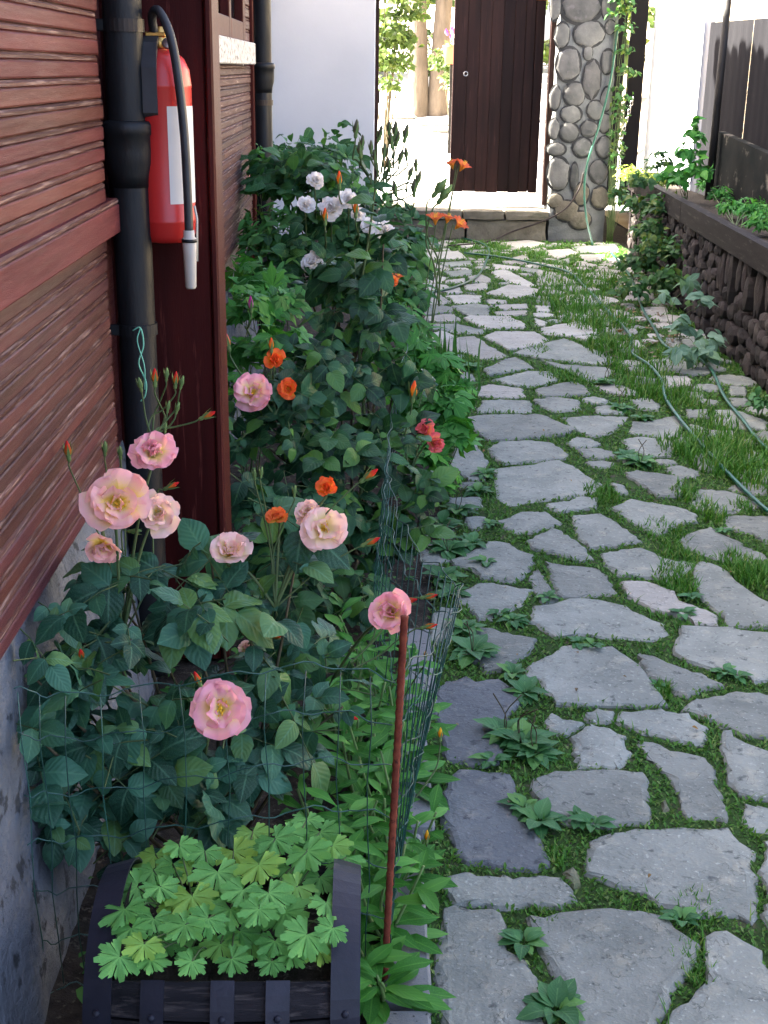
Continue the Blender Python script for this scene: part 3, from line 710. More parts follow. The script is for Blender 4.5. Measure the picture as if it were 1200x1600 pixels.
for i, (a, b) in enumerate(((.10,1.02), (1.03,1.83))):
    part('riser_stone', rough_block(a, b, 12.97, 13.6, -.05, .196, 10+i, .02), M['step'], step)

pil = thing('stone_pillar', (2.13, 13.2, 0), 'pillar of rounded river stones set in grey mortar right of the gate', 'pillar')
part('mortar_core', rough_block(1.85, 2.42, 13.03, 13.5, -.05, 2.75, 5, .02), M['mortar'], pil)
PS = [(200,40,102,78), (96,190,38,62), (240,180,76,64), (355,145,28,34), (130,345,62,82), (235,285,24,34), (255,425,46,92), (160,505,54,60), (60,525,28,62), (145,612,54,44), (275,590,44,48), (133,708,50,50), (240,690,44,42), (52,690,28,52), (65,800,50,34), (205,790,50,52), (75,930,58,84), (160,945,22,70), (60,1075,42,38), (120,1130,62,55), (335,530,30,60), (325,660,32,48), (340,330,34,60), (200,1040,40,60), (190,1180,60,48), (60,20,28,80), (330,30,22,60), (320,790,40,56), (290,920,46,58), (300,1060,48,60)]
for i, (cx, cy, rx, ry) in enumerate(PS):
    c = atY(850+cx*.29167, cy*.29167, 13.03); k = .29167*13.3/2000
    if c.x+rx*k > 2.46 or c.z < .03: continue
    p = pebble(rx*k, ry*k, .021, 300+i, 13, 6, .13, .40)
    mtx = Matrix.Translation(c - Vector(pil.location)) @ Matrix.Rotation(R(90), 4, 'X')
    link('stone', p.mesh('stone', M['step'] if cy > 1000 else M['river'], True), pil, mtx)
    rg = T(); n = 20; o_, i_ = [], []
    for q in range(n):
        a = q*2*math.pi/n; o_.append(rg.vert((rx*k*1.10*math.cos(a), ry*k*1.08*math.sin(a), .008))); i_.append(rg.vert((rx*k*.9*math.cos(a), ry*k*.9*math.sin(a), .013)))
    for q in range(n): rg.face((o_[q], o_[(q+1) % n], i_[(q+1) % n], i_[q]))
    link('pointing', rg.mesh('pointing', M['dark_joint'], False), pil, mtx)
loose = G(862, 368)
o = link('loose_stone', pebble(.045, .04, .05, 77, 7, 4, .25).mesh('loose_stone', M['terracotta'], False), None, Matrix.Translation((loose.x, loose.y, .03)))
tag(o, 'small pinkish loose stone on the path at the right end of the step', 'stone')

# ---------------------------------------------------------------- right side: planter wall, fence, slope
def wx(y): return 2.04 + .055*(y-5)                                    # face of the planter wall
pw = thing('stone_planter', (2.2, 8, 0), 'raised bed with brown stone wall and dark timber edging along the right', 'planter')
t = T()
for (a, b) in ((3.0, 12.0),):
    q = [(wx(a)+.06, a), (wx(b)+.06, b), (2.84, b), (2.84, a)]
    lo = [t.vert((x, y, -.05)) for x, y in q]; hi = [t.vert((x, y, .64)) for x, y in q]
    t.face(hi); t.face(lo[::-1])
    for i in range(4): t.face((lo[i], lo[(i+1) % 4], hi[(i+1) % 4], hi[i]))
    for f in range(len(t.f)): t.f[f] = t.f[f][::-1]
part('earth_core', t, M['soil'], pw)
def beam(p, q, w_, h, t=None):
    t = t or T(); d = (Vector(q)-Vector(p)).normalized(); s = d.cross(Vector((0, 0, 1))).normalized()*w_/2; u = Vector((0, 0, h/2)); k = []
    for c in (Vector(p), Vector(q)):
        for a, b in ((-1,-1), (1,-1), (1,1), (-1,1)): k.append(t.vert(c+s*a+u*b))
    t.face((0,1,2,3)); t.face((7,6,5,4))
    for i in range(4): t.face((i, (i+4), (i+1) % 4+4, (i+1) % 4))
    return t
for a, b in ((3.0, 6.2), (6.21, 9.3), (9.31, 11.98)): part('edge_beam', beam((wx(a)+.02, a, .668), (wx(b)+.02, b, .668), .07, .14), M['beam'], pw)
part('end_board', box(wx(12)+.03, 2.86, 11.99, 12.04, .1, .74, .004), M['beam'], pw)
sn = 0; y = 4.6
while y < 11.7:                                                        # columns of stones, biggest and most upright near the camera
    w_ = random.uniform(.055, .085); yy = y+w_; z = random.uniform(-.02, .0)
    while z < .56:
        up_ = (yy < 8.2 and z > .22 and random.random() < .62)
        h = random.uniform(.10, .17) if up_ else random.uniform(.035, .065)
        if z+2*h > .63: h = max(.02, (.63-z)/2)
        p = pebble(w_*random.uniform(.55, .75) if up_ else w_*random.uniform(.85, 1.1), h*1.06, random.uniform(.045, .06), 900+sn, 8, 4, .22, .34)
        mtx = Matrix.Translation((wx(yy)+.05+random.uniform(-.015, .02)-2.2, yy+random.uniform(-.012, .012)-8, z+h)) @ Matrix.Rotation(R(-90), 4, 'Z') @ Matrix.Rotation(R(90), 4, 'X') @ Matrix.Rotation(random.uniform(-.25, .25), 4, 'Z')
        link('stone', p.mesh('stone', M['wallstone'], False), pw, mtx); sn += 1; z += 2*h*.97
    y += 2*w_*.93
lowp = thing('board_panel', (2.84, 8, .6), 'plain grey board wall rising behind the raised bed on the right', 'wall')
t = T(); q = [(2.845, 3.0, .6), (2.845, 10.7, .6), (2.845, 10.7, 1.165), (2.845, 9.1, 1.06), (2.845, 3.0, .72)]
lo = [t.vert(p) for p in q]; hi = [t.vert((p[0]+.06, p[1], p[2])) for p in q]; t.face(lo[::-1]); t.face(hi)
for i in range(5): t.face((lo[i], lo[(i+1) % 5], hi[(i+1) % 5], hi[i]))
for f in range(len(t.f)): t.f[f] = t.f[f][::-1]
part('board', t, M['panel'], lowp)
fen = thing('metal_fence', (3.1, 11, 0), 'dark grey sheet metal fence behind the raised bed with a sunlit end', 'fence')
FA, FB = Vector((2.80, 13.0, 0)), Vector((3.75, 6.6, 0)); fd = (FB-FA).normalized(); nseg = 6; FL = (FB-FA).length/nseg
ww = thing('fence_sun_strip', (2.9, 12.4, 0), 'short white stretch whose colour stands for glare on the sunlit fence end', 'wall')
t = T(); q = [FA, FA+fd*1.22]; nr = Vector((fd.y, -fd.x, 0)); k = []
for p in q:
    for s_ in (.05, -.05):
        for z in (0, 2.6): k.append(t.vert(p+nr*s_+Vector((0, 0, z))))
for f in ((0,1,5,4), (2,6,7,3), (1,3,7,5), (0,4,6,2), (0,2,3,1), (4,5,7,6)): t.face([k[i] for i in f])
part('wall_face', t, M['plaster'], ww)  # white plaster puts the glare of the fence's sunlit end into colour
FA = FA+fd*1.24; FL = (FB-FA).length/nseg
for i in range(nseg):
    a = FA+fd*(i*FL+.001); b = FA+fd*((i+1)*FL-.001); t = T(); n = 28; rows = []
    nr = Vector((fd.y, -fd.x, 0))
    for k in range(n+1):
        p = a+(b-a)*k/n + nr*(.006*math.sin(k*math.pi/2)); rows.append((t.vert((p.x, p.y, .1)), t.vert((p.x, p.y, 2.02))))
    for k in range(n): t.face((rows[k][0], rows[k+1][0], rows[k+1][1], rows[k][1]))
    part('sheet_panel', t, M['sheet'], fen, True)
    pp = a+nr*-.06; part('fence_post', box(pp.x-.02, pp.x+.02, pp.y-.02, pp.y+.02, 0, 2.0, .003), M['dkpost'], fen)
pole = tag(link('black_pole', tube([(2.79, 10.58, .6), (2.79, 10.58, 1.5), (2.80, 10.58, 2.6)], [.032, .03, .028], 10).mesh('black_pole', M['dkpost'], True)), 'thin upright black pole standing in the raised bed on the right', 'pole')
dg = thing('metal_side_gate', (2.6, 13.55, 0), 'narrow dark metal side gate between the stone pillar and the fence', 'gate')
part('leaf', box(2.50, 2.60, 13.54, 13.565, .3, 2.3, .002), M['sheet'], dg)
part('leaf', box(2.635, 2.80, 13.54, 13.565, .3, 2.3, .002), M['sheet'], dg)
ch = T()
for k in range(14):
    c = Vector((2.70, 13.5, 1.35)) + (Vector((2.58, 13.5, .82))-Vector((2.70, 13.5, 1.35)))*(k/13)
    tube([c+Vector((.012*math.cos(a)*(k % 2), .012*math.cos(a)*(1-k % 2), .024*math.sin(a))) for a in [j*math.pi/4 for j in range(9)]], .0045, 4, ch)
part('chain', ch, M['chain'], dg, True)
def hz(x, y): return -.08 + max(0, x-3.3-.1*(12-min(12, y)))*.62 + .25*math.sin(x*1.7+y)*max(0, min(1, (x-4)/2)) + .12*math.sin(x*4.1-y*2.7)*max(0, min(1, (x-4)/2))
struct('hillside', grid(3.0, 16, 3, 45, 40, 90, hz), M['hill'], True)
for k in range(5):
    x = random.uniform(4.2, 5.6); y = random.uniform(10.5, 14); s = random.uniform(.12, .35)
    o = link('boulder', pebble(s, s*.8, s*.6, 60+k, 9, 5, .25).mesh('boulder', M['slate_warm'], False), None, Matrix.Translation((x, y, hz(x, y)+s*.2)) @ Matrix.Rotation(random.random()*6, 4, 'Z'))
    tag(o, 'pale sunlit boulder on the dry slope above the metal fence', 'boulder', 'boulders on the dry slope')
# garden beyond the gate
def gz(x, y): return .26 if y < 15.2 else .26 + .13*(y-15.2) + .03*math.sin(x*3+y*2)
struct('garden_ground', grid(-14, 3.6, 13.34, 50, 50, 100, gz), M['pale_ground'], True)
# ================================================================ OBJECTS
def drain(loc, r, ztop, sockets, clamps, label):
    d = thing('drain_pipe', loc, label, 'drainpipe', 'cast iron drainpipes on the house')
    x, y, _ = loc
    zs = [0.05] + [s for s in sockets] + [ztop]
    for a, b in zip(zs, zs[1:]):
        t = lathe([(r*.98, a), (r, a+.02), (r, b-.01), (r*.99, b)], 28); t.v = [(p[0]+x, p[1]+y, p[2]) for p in t.v]; part('pipe_length', t, M['iron'], d, True)
    for s in sockets:
        t = lathe([(r*1.02, s-.13), (r*1.08, s-.10), (r*1.22, s-.075), (r*1.26, s-.05), (r*1.26, s-.012), (r*1.33, s-.008), (r*1.33, s+.012), (r*1.24, s+.02), (r*1.05, s+.022)], 28)
        t.v = [(p[0]+x, p[1]+y, p[2]) for p in t.v]; part('socket', t, M['iron'], d, True)
    for c in clamps:
        t = lathe([(r*1.02, c-.014), (r*1.1, c-.014), (r*1.1, c+.014), (r*1.02, c+.014)], 28); t.v = [(p[0]+x, p[1]+y, p[2]) for p in t.v]
        tt = box(x-r-.045, x-r*.8, y-.03, y-.012, c-.013, c+.013, .002); t.add(tt)
        part('clamp', t, M['iron'], d)
    return d
PX, PY = -.556, 3.145
drain((PX, PY, 0), .045, 3.0, [1.455], [1.685, .985], 'black cast iron drainpipe beside the red fire extinguisher')
drain((-.545, 7.19, 0), .052, 3.0, [1.60, 2.8], [1.42], 'black drainpipe at the far corner of the house by the white wall')
c = Vector((PX+.018, PY-.05, .985))
st = T(); tube(smooth_path([c+Vector((-.02, -.004, .005)), c+Vector((.0, -.008, .012)), c+Vector((.006, -.012, -.03)), c+Vector((-.008, -.01, -.075)), c+Vector((.008, -.012, -.12)), c+Vector((.004, -.01, -.155)), c+Vector((-.008, -.008, -.17))]), .0018, 5, st)
tube(smooth_path([c+Vector((.0, -.008, .012)), c+Vector((-.008, -.014, -.02)), c+Vector((.006, -.013, -.08)), c+Vector((.004, -.011, -.14))]), .0016, 5, st)
tag(link('string', st.mesh('string', M['string'], True)), 'thin pale green string tied round the near drainpipe', 'string')

# fire extinguisher hung on the post
EX, EY, EZ = -.479, 3.196, 1.195; er = .069
ex = thing('fire_extinguisher', (EX, EY, EZ), 'red fire extinguisher with black hose hung on the dark post', 'fire extinguisher')
def loc_lathe(prof, x, y, n=32):
    t = lathe(prof, n); t.v = [(p[0]+x, p[1]+y, p[2]) for p in t.v]; return t
part('body', loc_lathe([(er*.55, EZ-.004), (er*.86, EZ), (er*.97, EZ+.016), (er, EZ+.045), (er*1.012, EZ+.047), (er*1.012, EZ+.052), (er, EZ+.054), (er, EZ+.355), (er*1.01, EZ+.357), (er*1.01, EZ+.362), (er, EZ+.364), (er*.95, EZ+.395), (er*.78, EZ+.42), (er*.48, EZ+.437), (er*.25, EZ+.442)], EX, EY, 40), M['ext_red'], ex, True)
lb = T(); rows = []
for i in range(15):
    a = R(-90+16+i*84/14); rows.append([lb.vert((EX+er*1.013*math.cos(a), EY+er*1.013*math.sin(a), z)) for z in (EZ+.092, EZ+.20, EZ+.315)])
for i in range(14):
    for j in range(2): lb.face((rows[i][j], rows[i+1][j], rows[i+1][j+1], rows[i][j+1]))
part('paper_label', lb, M['white'], ex, True)
part('valve', loc_lathe([(.016, EZ+.44), (.019, EZ+.445), (.019, EZ+.465), (.012, EZ+.47), (.012, EZ+.49)], EX, EY, 16), M['brass'], ex, True)
t = box(EX-.032, EX+.016, EY-.018, EY+.018, EZ+.468, EZ+.478, .002); part('valve_block', t, M['brass'], ex)
t = T(); pr = []
for (dy, dz) in ((-.015, .47), (-.05, .455), (-.073, .40), (-.075, .30), (-.066, .292)): pr.append((EY+dy, EZ+dz))
w_ = .017; hx = EX-.018; ra, rb_ = [], []
for i, (yy, zz_) in enumerate(pr):
    ra.append([t.vert((hx-w_, yy, zz_)), t.vert((hx+w_, yy, zz_)), t.vert((hx+w_, yy+.014, zz_-.006)), t.vert((hx-w_, yy+.014, zz_-.006))])
for a, b in zip(ra, ra[1:]):
    for k in range(4): t.face((a[k], a[(k+1) % 4], b[(k+1) % 4], b[k])[::-1])
t.face(ra[0]); t.face(ra[-1][::-1])
part('squeeze_handle', t, M['rubber'], ex)
hp = [(EX-.012, EY-.005, EZ+.475), (EX-.012, EY-.03, EZ+.512), (EX+.008, EY-.06, EZ+.522), (EX+.035, EY-.078, EZ+.47), (EX+.05, EY-.082, EZ+.38), (EX+.06, EY-.083, EZ+.25), (EX+.063, EY-.083, EZ+.10), (EX+.063, EY-.083, EZ+.03)]
part('hose', tube(smooth_path(hp), .0105, 10), M['rubber'], ex, True)
t = loc_lathe([(.0105, EZ-.105), (.0135, EZ-.10), (.016, EZ-.02), (.0175, EZ+.015), (.0135, EZ+.018), (.013, EZ+.034)], EX+.063, EY-.083, 18); nz_ = part('nozzle', t, M['nozzle'], ex, True)
t = loc_lathe([(.0178, EZ+.006), (.0186, EZ+.006), (.0186, EZ+.014), (.0178, EZ+.014)], EX+.063, EY-.083, 18); part('collar', t, M['iron'], nz_, True, off=Vector(ex.location))
part('nozzle_clip', tube([(EX+.079, EY-.075, EZ-.04), (EX+.082, EY-.075, EZ+.06), (EX+.076, EY-.07, EZ+.09)], .003, 6), M['nozzle'], ex, True)
t = lathe([(.013, 0), (.013, .006), (.010, .008)], 16); gm = frame(Vector((EX+.022, EY-.03, EZ+.452))-Vector(ex.location), (1, 0, 0), (.3, -1, .3)); link('pressure_gauge', t.mesh('pressure_gauge', M['chain'], True), ex, gm)
part('wall_bracket', box(EX-.02, EX+.02, EY+.067, 3.279, EZ+.30, EZ+.43, .002), M['iron'], ex)

# barrel planter: a keg lying on its side, cut open on top and filled with earth
BC = Vector((-.205, 1.760, 0)); BLEN = .395; BR = .20; BZ = .178
bar = thing('barrel_planter', (BC.x, BC.y, 0), 'dark wooden keg on its side used as a planter with iron bands', 'planter')
ax = Vector((1, -.0, 0)); NST = 20
def barrel_r(s): return BR*(1-.14*(abs(s)**2))
for k in range(NST):
    a0 = 2*math.pi*k/NST; a1 = 2*math.pi*(k+1)/NST
    am_ = (a0+a1)/2                                                     # angle from straight up, towards -y
    if (am_ < R(52)) or (am_ > R(305)): continue
    t = T(); n = 8; rows = []
    for i in range(n+1):
        s = -1+2*i/n; r_ = barrel_r(s); row = []
        for a, rr in ((a0+.012, r_), (a1-.012, r_), (a1-.012, r_-.022), (a0+.012, r_-.022)):
            row.append(t.vert((BC.x+s*BLEN/2, BC.y-math.sin(a)*rr, BZ+math.cos(a)*rr)))
        rows.append(row)
    for i in range(n):
        for j in range(4): t.face((rows[i][j], rows[i][(j+1) % 4], rows[i+1][(j+1) % 4], rows[i+1][j]))
    t.face(rows[0][::-1]); t.face(rows[-1])
    part('stave', t, M['barrel'], bar)
for s, wd in ((-.955, .045), (-.52, .036), (.02, .036), (.44, .036), (.955, .045)):
    t = T(); rows = []; full = abs(s) > .9; a_s, a_e = (0, 360) if full else (54, 306)
    n = 40
    for i in range(n+1):
        a = R(a_s+(a_e-a_s)*i/n); row = []
        for ds, dr in ((-wd/BLEN, .002), (wd/BLEN, .002), (wd/BLEN, .006), (-wd/BLEN, .006)):
            r_ = barrel_r(s+ds)+dr; row.append(t.vert((BC.x+(s+ds)*BLEN/2, BC.y-math.sin(a)*r_, BZ+math.cos(a)*r_)))
        rows.append(row)
    for i in range(n):
        for j in range(4): t.face((rows[i][j], rows[i][(j+1) % 4], rows[i+1][(j+1) % 4], rows[i+1][j]))
    bd = part('iron_band', t, M['band'], bar)
    for a in (70, 120):
        rv_ = lathe([(.006, 0), (.006, .002), (.003, .004)], 8); r_ = barrel_r(s)+.0055; aa = R(a)
        nrm = Vector((0, -math.sin(aa), math.cos(aa))); mt_ = frame(Vector((BC.x+s*BLEN/2, BC.y-math.sin(aa)*r_, BZ+math.cos(aa)*r_))-Vector(bar.location), (1, 0, 0), nrm)
        link('rivet', rv_.mesh('rivet', M['band'], True), bd, mt_)
for s in (-1, 1):
    t = T(); n = 28; r_ = barrel_r(.9)-.024
    for xx in (BC.x+s*(BLEN/2-.03), BC.x+s*(BLEN/2-.012)):
        ids = [t.vert((xx, BC.y-math.sin(k*2*math.pi/n)*r_, BZ+math.cos(k*2*math.pi/n)*r_)) for k in range(n)]; t.face(ids if s > 0 else ids[::-1])
    part('barrel_head', t, M['barrel'], bar)
t = T(); n = 12; rows = []
for i in range(n+1):
    s = -.86+1.72*i/n; rows.append([t.vert((BC.x+s*BLEN/2, BC.y+q*.16, BZ+.075-.02*q*q+random.uniform(-.008, .008))) for q in (-1, -.5, 0, .5, 1)])
for i in range(n):
    for j in range(4): t.face((rows[i][j], rows[i+1][j], rows[i+1][j+1], rows[i][j+1]))
part('potting_soil', t, M['soil'], bar)

# rebar stake
rb = T(); top = atY(632, 963, 1.945); bt = atY(598, 1560, 1.935); bt.z = -.05
n = 120
for i in range(n): pass
pts = [bt+(top-bt)*i/n for i in range(n+1)]
tube(pts, [.0062+.0011*(i % 3 == 0) for i in range(n+1)], 8, rb)
tag(link('rebar_stake', rb.mesh('rebar_stake', M['rust'], True)), 'rusty ribbed steel rod holding up the corner of the wire fence', 'stake')
# green wire fence: front run from the house to the rod, then back along the kerb
wf = thing('wire_fence', (.05, 1.95, 0), 'sagging green coated wire mesh fence round the rose bed', 'fence')
FR = [(-.57,1.91), (-.50,1.94), (-.36,1.95), (-.2,1.935), (-.06,1.95), (.058,1.95)]
SD = [(.062,1.95), (.115,2.10), (.155,2.28), (.16,2.42), (.125,2.66), (.085,3.0), (.075,3.4), (.10,4.0), (.15,4.7), (.22,5.4)]
ZF = [.045,.15,.255,.36,.455,.54,.625]
def lat(P, s):
    s *= len(P)-1; i = min(len(P)-2, int(s)); f = s-i; return Vector((P[i][0]+(P[i+1][0]-P[i][0])*f, P[i][1]+(P[i+1][1]-P[i][1])*f, 0))
def cr(P): return [tuple(v)[:2] for v in smooth_path([(p[0], p[1], 0) for p in P], 6)]
FRs, SDs = cr(FR), cr(SD)
for z in ZF:
    pts = []
    for i in range(41):
        p = lat(FRs, i/40); pts.append(p+Vector((0, .004*math.sin(i*1.9+z*30), z-.025*math.sin(math.pi*i/40*2.0)*(.5+z)+.006*math.sin(i*.9+z*50)-(.03 if z < .5 else 0)*(1-i/40))))
    part('horizontal_wire', tube(pts, .0012, 5), M['wire'], wf, True)
    pts = []
    for i in range(81):
        s = i/80; p = lat(SDs, s); lean = (z-.3)*.12*math.sin(math.pi*min(1, s*2.4))
        pts.append(p+Vector((lean+.006*math.sin(i*1.3+z*70)-.05*(1-z/.62)*min(1, s*5), 0, z*(1-.12*s)+.012*math.sin(i*.7+z*40)+.03*math.sin(math.pi*min(1, s*2.2)))))
    part('horizontal_wire', tube(pts, .0012, 5), M['wire'], wf, True)
for i in range(11):
    s = (i+.25)/11; p = lat(FRs, s); dz = -.025*math.sin(math.pi*s*2)
    part('vertical_wire', tube([p+Vector((.004*math.sin(k*2+i), -.002, .02+k*.1+dz*k/6)) for k in range(7)], .0011, 5), M['wire'], wf, True)
for i in range(44):
    s = ((i+.5)/44)**1.15; p = lat(SDs, s); pts = []
    for k in range(7):
        z = .02+k*.10; lean = (z-.3)*.12*math.sin(math.pi*min(1, s*2.4))
        pts.append(p+Vector((lean-.05*(1-z/.62)*min(1, s*5), random.uniform(-.006, .006), z*(1-.12*s)+.03*math.sin(math.pi*min(1, s*2.2))*z/.6)))
    part('vertical_wire', tube(pts, .0013, 5), M['wire'], wf, True)

# garden hoses and cable
def hose(name, px, label, r=.009, m='hose', z=.012, cat='hose', grp=None):
    pts = [G(x, y, z) + Vector((0, 0, 0)) for x, y in px]
    return tag(link(name, tube(smooth_path(pts, 7), r, 8).mesh(name, M[m], True)), label, cat, grp)
hose('garden_hose', [(725,395), (785,402), (850,415), (890,426), (912,446), (930,464), (946,482), (972,508), (986,528), (986,550), (1015,571), (1034,595), (1040,622), (1060,652), (1085,682), (1130,731), (1180,781), (1215,808), (1290,850), (1400,890)], 'long green hose snaking over the grass from the step to the right edge', z=.02)
hose('garden_hose', [(955,395), (985,432), (1003,480), (1022,512), (1042,542), (1092,560), (1112,578), (1132,620), (1160,655), (1182,684), (1215,710), (1300,730)], 'green hose lying close to the foot of the stone planter wall', z=.02)
hose('garden_hose', [(722,372), (752,380), (764,390), (760,408), (745,432), (712,448), (680,456), (655,462)], 'loop of green hose on the paving beside the orange lilies')
hp = [atY(966, 40, 13.0), atY(955, 120, 12.98), atY(938, 190, 12.96), atY(918, 255, 12.93), atY(913, 300, 12.9), atY(917, 345, 12.8), G(926, 383, .01)]
tag(link('garden_hose', tube(smooth_path(hp, 8), .011, 8).mesh('garden_hose', M['hose'], True)), 'green hose hanging down the right side of the stone pillar', 'hose')
hp = [G(700, 384, .01), G(760, 378, .01), atY(800, 362, 12.9), atY(850, 345, 12.9), atY(885, 325, 12.9), atY(905, 295, 12.95), atY(912, 270, 12.95)]
tag(link('cable', tube(smooth_path(hp, 8), .009, 6).mesh('cable', M['cable'], True)), 'dark cable running along the step and up the stone pillar', 'cable')
# ================================================================ PLANTS
def leaf(kind, seed):
    rn = random.Random(seed); t = T()
    if kind in ('rose', 'oval', 'lance', 'spat', 'small', 'blade'):
        n = {'rose': 8, 'oval': 6, 'lance': 6, 'spat': 6, 'small': 3, 'blade': 6}[kind]
        wmax = {'rose': rn.uniform(.33, .40), 'oval': .30, 'lance': .13, 'spat': .15, 'small': .3, 'blade': .028}[kind]
        droop = rn.uniform(.08, .35); fold = rn.uniform(.12, .38); tw = rn.uniform(-.18, .18); prev = None
        for i in range(n+1):
            s = i/n
            if kind == 'rose': wd = wmax*(math.sin(math.pi*min(1, s**.82))**.72) if 0 < s < 1 else .012
            elif kind == 'spat': wd = wmax*max(.12, math.sin(math.pi*min(1, s**1.7))) if s < 1 else .01
            else: wd = wmax*max(.03, math.sin(math.pi*s**.85))
            zc = -droop*s*s + .04*math.sin(s*5)
            wv = rn.uniform(-.03, .03); x0 = tw*s*s*.5
            c = t.vert((x0, s, zc), s, 0); row = [c]
            if 0 < i < n:
                for sg in (-1, 1):
                    if kind == 'rose':
                        a = t.vert((x0+sg*wd*.5, s, zc+fold*wd*.42+wv), s, .5); sr = wd*(1+.07*rn.uniform(-1, 1))
                        b = t.vert((x0+sg*sr, s-.02+.03*rn.uniform(-1, 1), zc+fold*wd*.62-.09*wd+wv), s, 1); row += [a, b]
                    else: row.append(t.vert((x0+sg*wd, s, zc+fold*wd+wv), s, 1))
            if prev:
                h = (len(row)-1)//2 if len(row) > 1 else 0; ph = (len(prev)-1)//2 if len(prev) > 1 else 0
                k = max(h, ph)
                for sd in (0, 1):
                    A = [prev[0]] + (prev[1+sd*ph:1+sd*ph+ph] if ph else []); B = [row[0]] + (row[1+sd*h:1+sd*h+h] if h else [])
                    if len(A) == len(B):
                        for j in range(len(A)-1): t.face((A[j], A[j+1], B[j+1], B[j]) if sd else (A[j+1], A[j], B[j], B[j+1]))
                    elif len(A) == 1:
                        for j in range(len(B)-1): t.face((A[0], B[j+1], B[j]) if sd else (A[0], B[j], B[j+1]))
                    else:
                        for j in range(len(A)-1): t.face((A[j], A[j+1], B[0]) if sd else (A[j+1], A[j], B[0]))
            prev = row
        return t
    if kind == 'palm':                                                  # cranesbill: five to seven notched lobes round the stalk
        nl = 7; c = t.vert((0, 0, 0), 0, 0); out = []
        spread = R(300)
        for l in range(nl):
            a = -spread/2 + spread*(l+.5)/nl; Ln = .52*(1-.2*abs(l-3)/3)*rn.uniform(.92, 1.06)
            for da, rr in ((-.34, .34), (-.36, .72), (-.22, .86), (-.19, .74), (-.08, 1.0), (.08, 1.0), (.19, .74), (.22, .86), (.36, .72), (.34, .34)):
                ang = a+da*spread/nl*1.3; r_ = Ln*rr; out.append(t.vert((r_*math.sin(ang), r_*math.cos(ang), .10*r_*math.cos(ang*nl)-.35*r_*r_+.12*r_), rr, abs(da)*2.5))
        for i in range(len(out)-1): t.face((c, out[i+1], out[i]))
        return t
    if kind == 'lobed':                                                 # deeply cut leaf: three pointed lobes, each notched
        c = t.vert((0, 0, 0), 0, 0)
        for a, Ln in ((-75, .55), (-38, .8), (0, 1.0), (38, .8), (75, .55)):
            aa = R(a+rn.uniform(-6, 6)); d = Vector((math.sin(aa), math.cos(aa), 0)); s = Vector((d.y, -d.x, 0)); Ln *= rn.uniform(.9, 1.1); dz = rn.uniform(.1, .35)
            m1 = t.vert(d*Ln*.45+Vector((0, 0, .02)), .5, 0); m2 = t.vert(d*Ln*.75+Vector((0, 0, -.05*dz)), .75, 0); tip = t.vert(d*Ln+Vector((0, 0, -.35*dz)), 1, 0)
            for sg in (-1, 1):
                e1 = t.vert(d*Ln*.42+s*sg*.12*Ln+Vector((0, 0, .03)), .45, 1); e2 = t.vert(d*Ln*.62+s*sg*.20*Ln+Vector((0, 0, -.02)), .6, 1); e3 = t.vert(d*Ln*.80+s*sg*.09*Ln+Vector((0, 0, -.1*dz)), .8, 1)
                fs = [(c, e1, m1), (m1, e1, e2), (m1, e2, m2), (m2, e2, e3), (m2, e3, tip)]
                for f in fs: t.face(f if sg > 0 else f[::-1])
        return t
LS = {k: [leaf(k, 10*i+3) for i in range(5)] for k in ('rose', 'oval', 'lance', 'spat', 'small', 'palm', 'lobed', 'blade')}
LM = {}
def leafmesh(kind, i, lm):
    k = (kind, i, lm)
    if k not in LM: LM[k] = LS[kind][i].mesh(kind+'_leaf', L[lm], True)
    return LM[k]
def place(root, items, lm, limit=300, name='leaf'):
    """items: (kind, matrix in world, score). The largest showing become leaf objects, the rest one mass."""
    base = Vector(root.location); items.sort(key=lambda q: -q[2]); B = Matrix.Translation(-base)
    for kind, m, _ in items[:limit]:
        link(name, leafmesh(kind, random.randrange(5), lm), root, B @ m)
    if items[limit:]:
        t = T()
        for kind, m, _ in items[limit:]: t.add(LS[kind][random.randrange(5)], B @ m)
        o = link('foliage', t.mesh('foliage', L[lm], True), root); o['kind'] = 'stuff'
def stem(root, pts, r0, r1=None, m='stem', n=6, k=5, name='stem'):
    pts = smooth_path(pts, k); r1 = r0*.5 if r1 is None else r1
    t = tube(pts, [r0+(r1-r0)*i/(len(pts)-1) for i in range(len(pts))], n)
    return part(name, t, M[m], root, True)
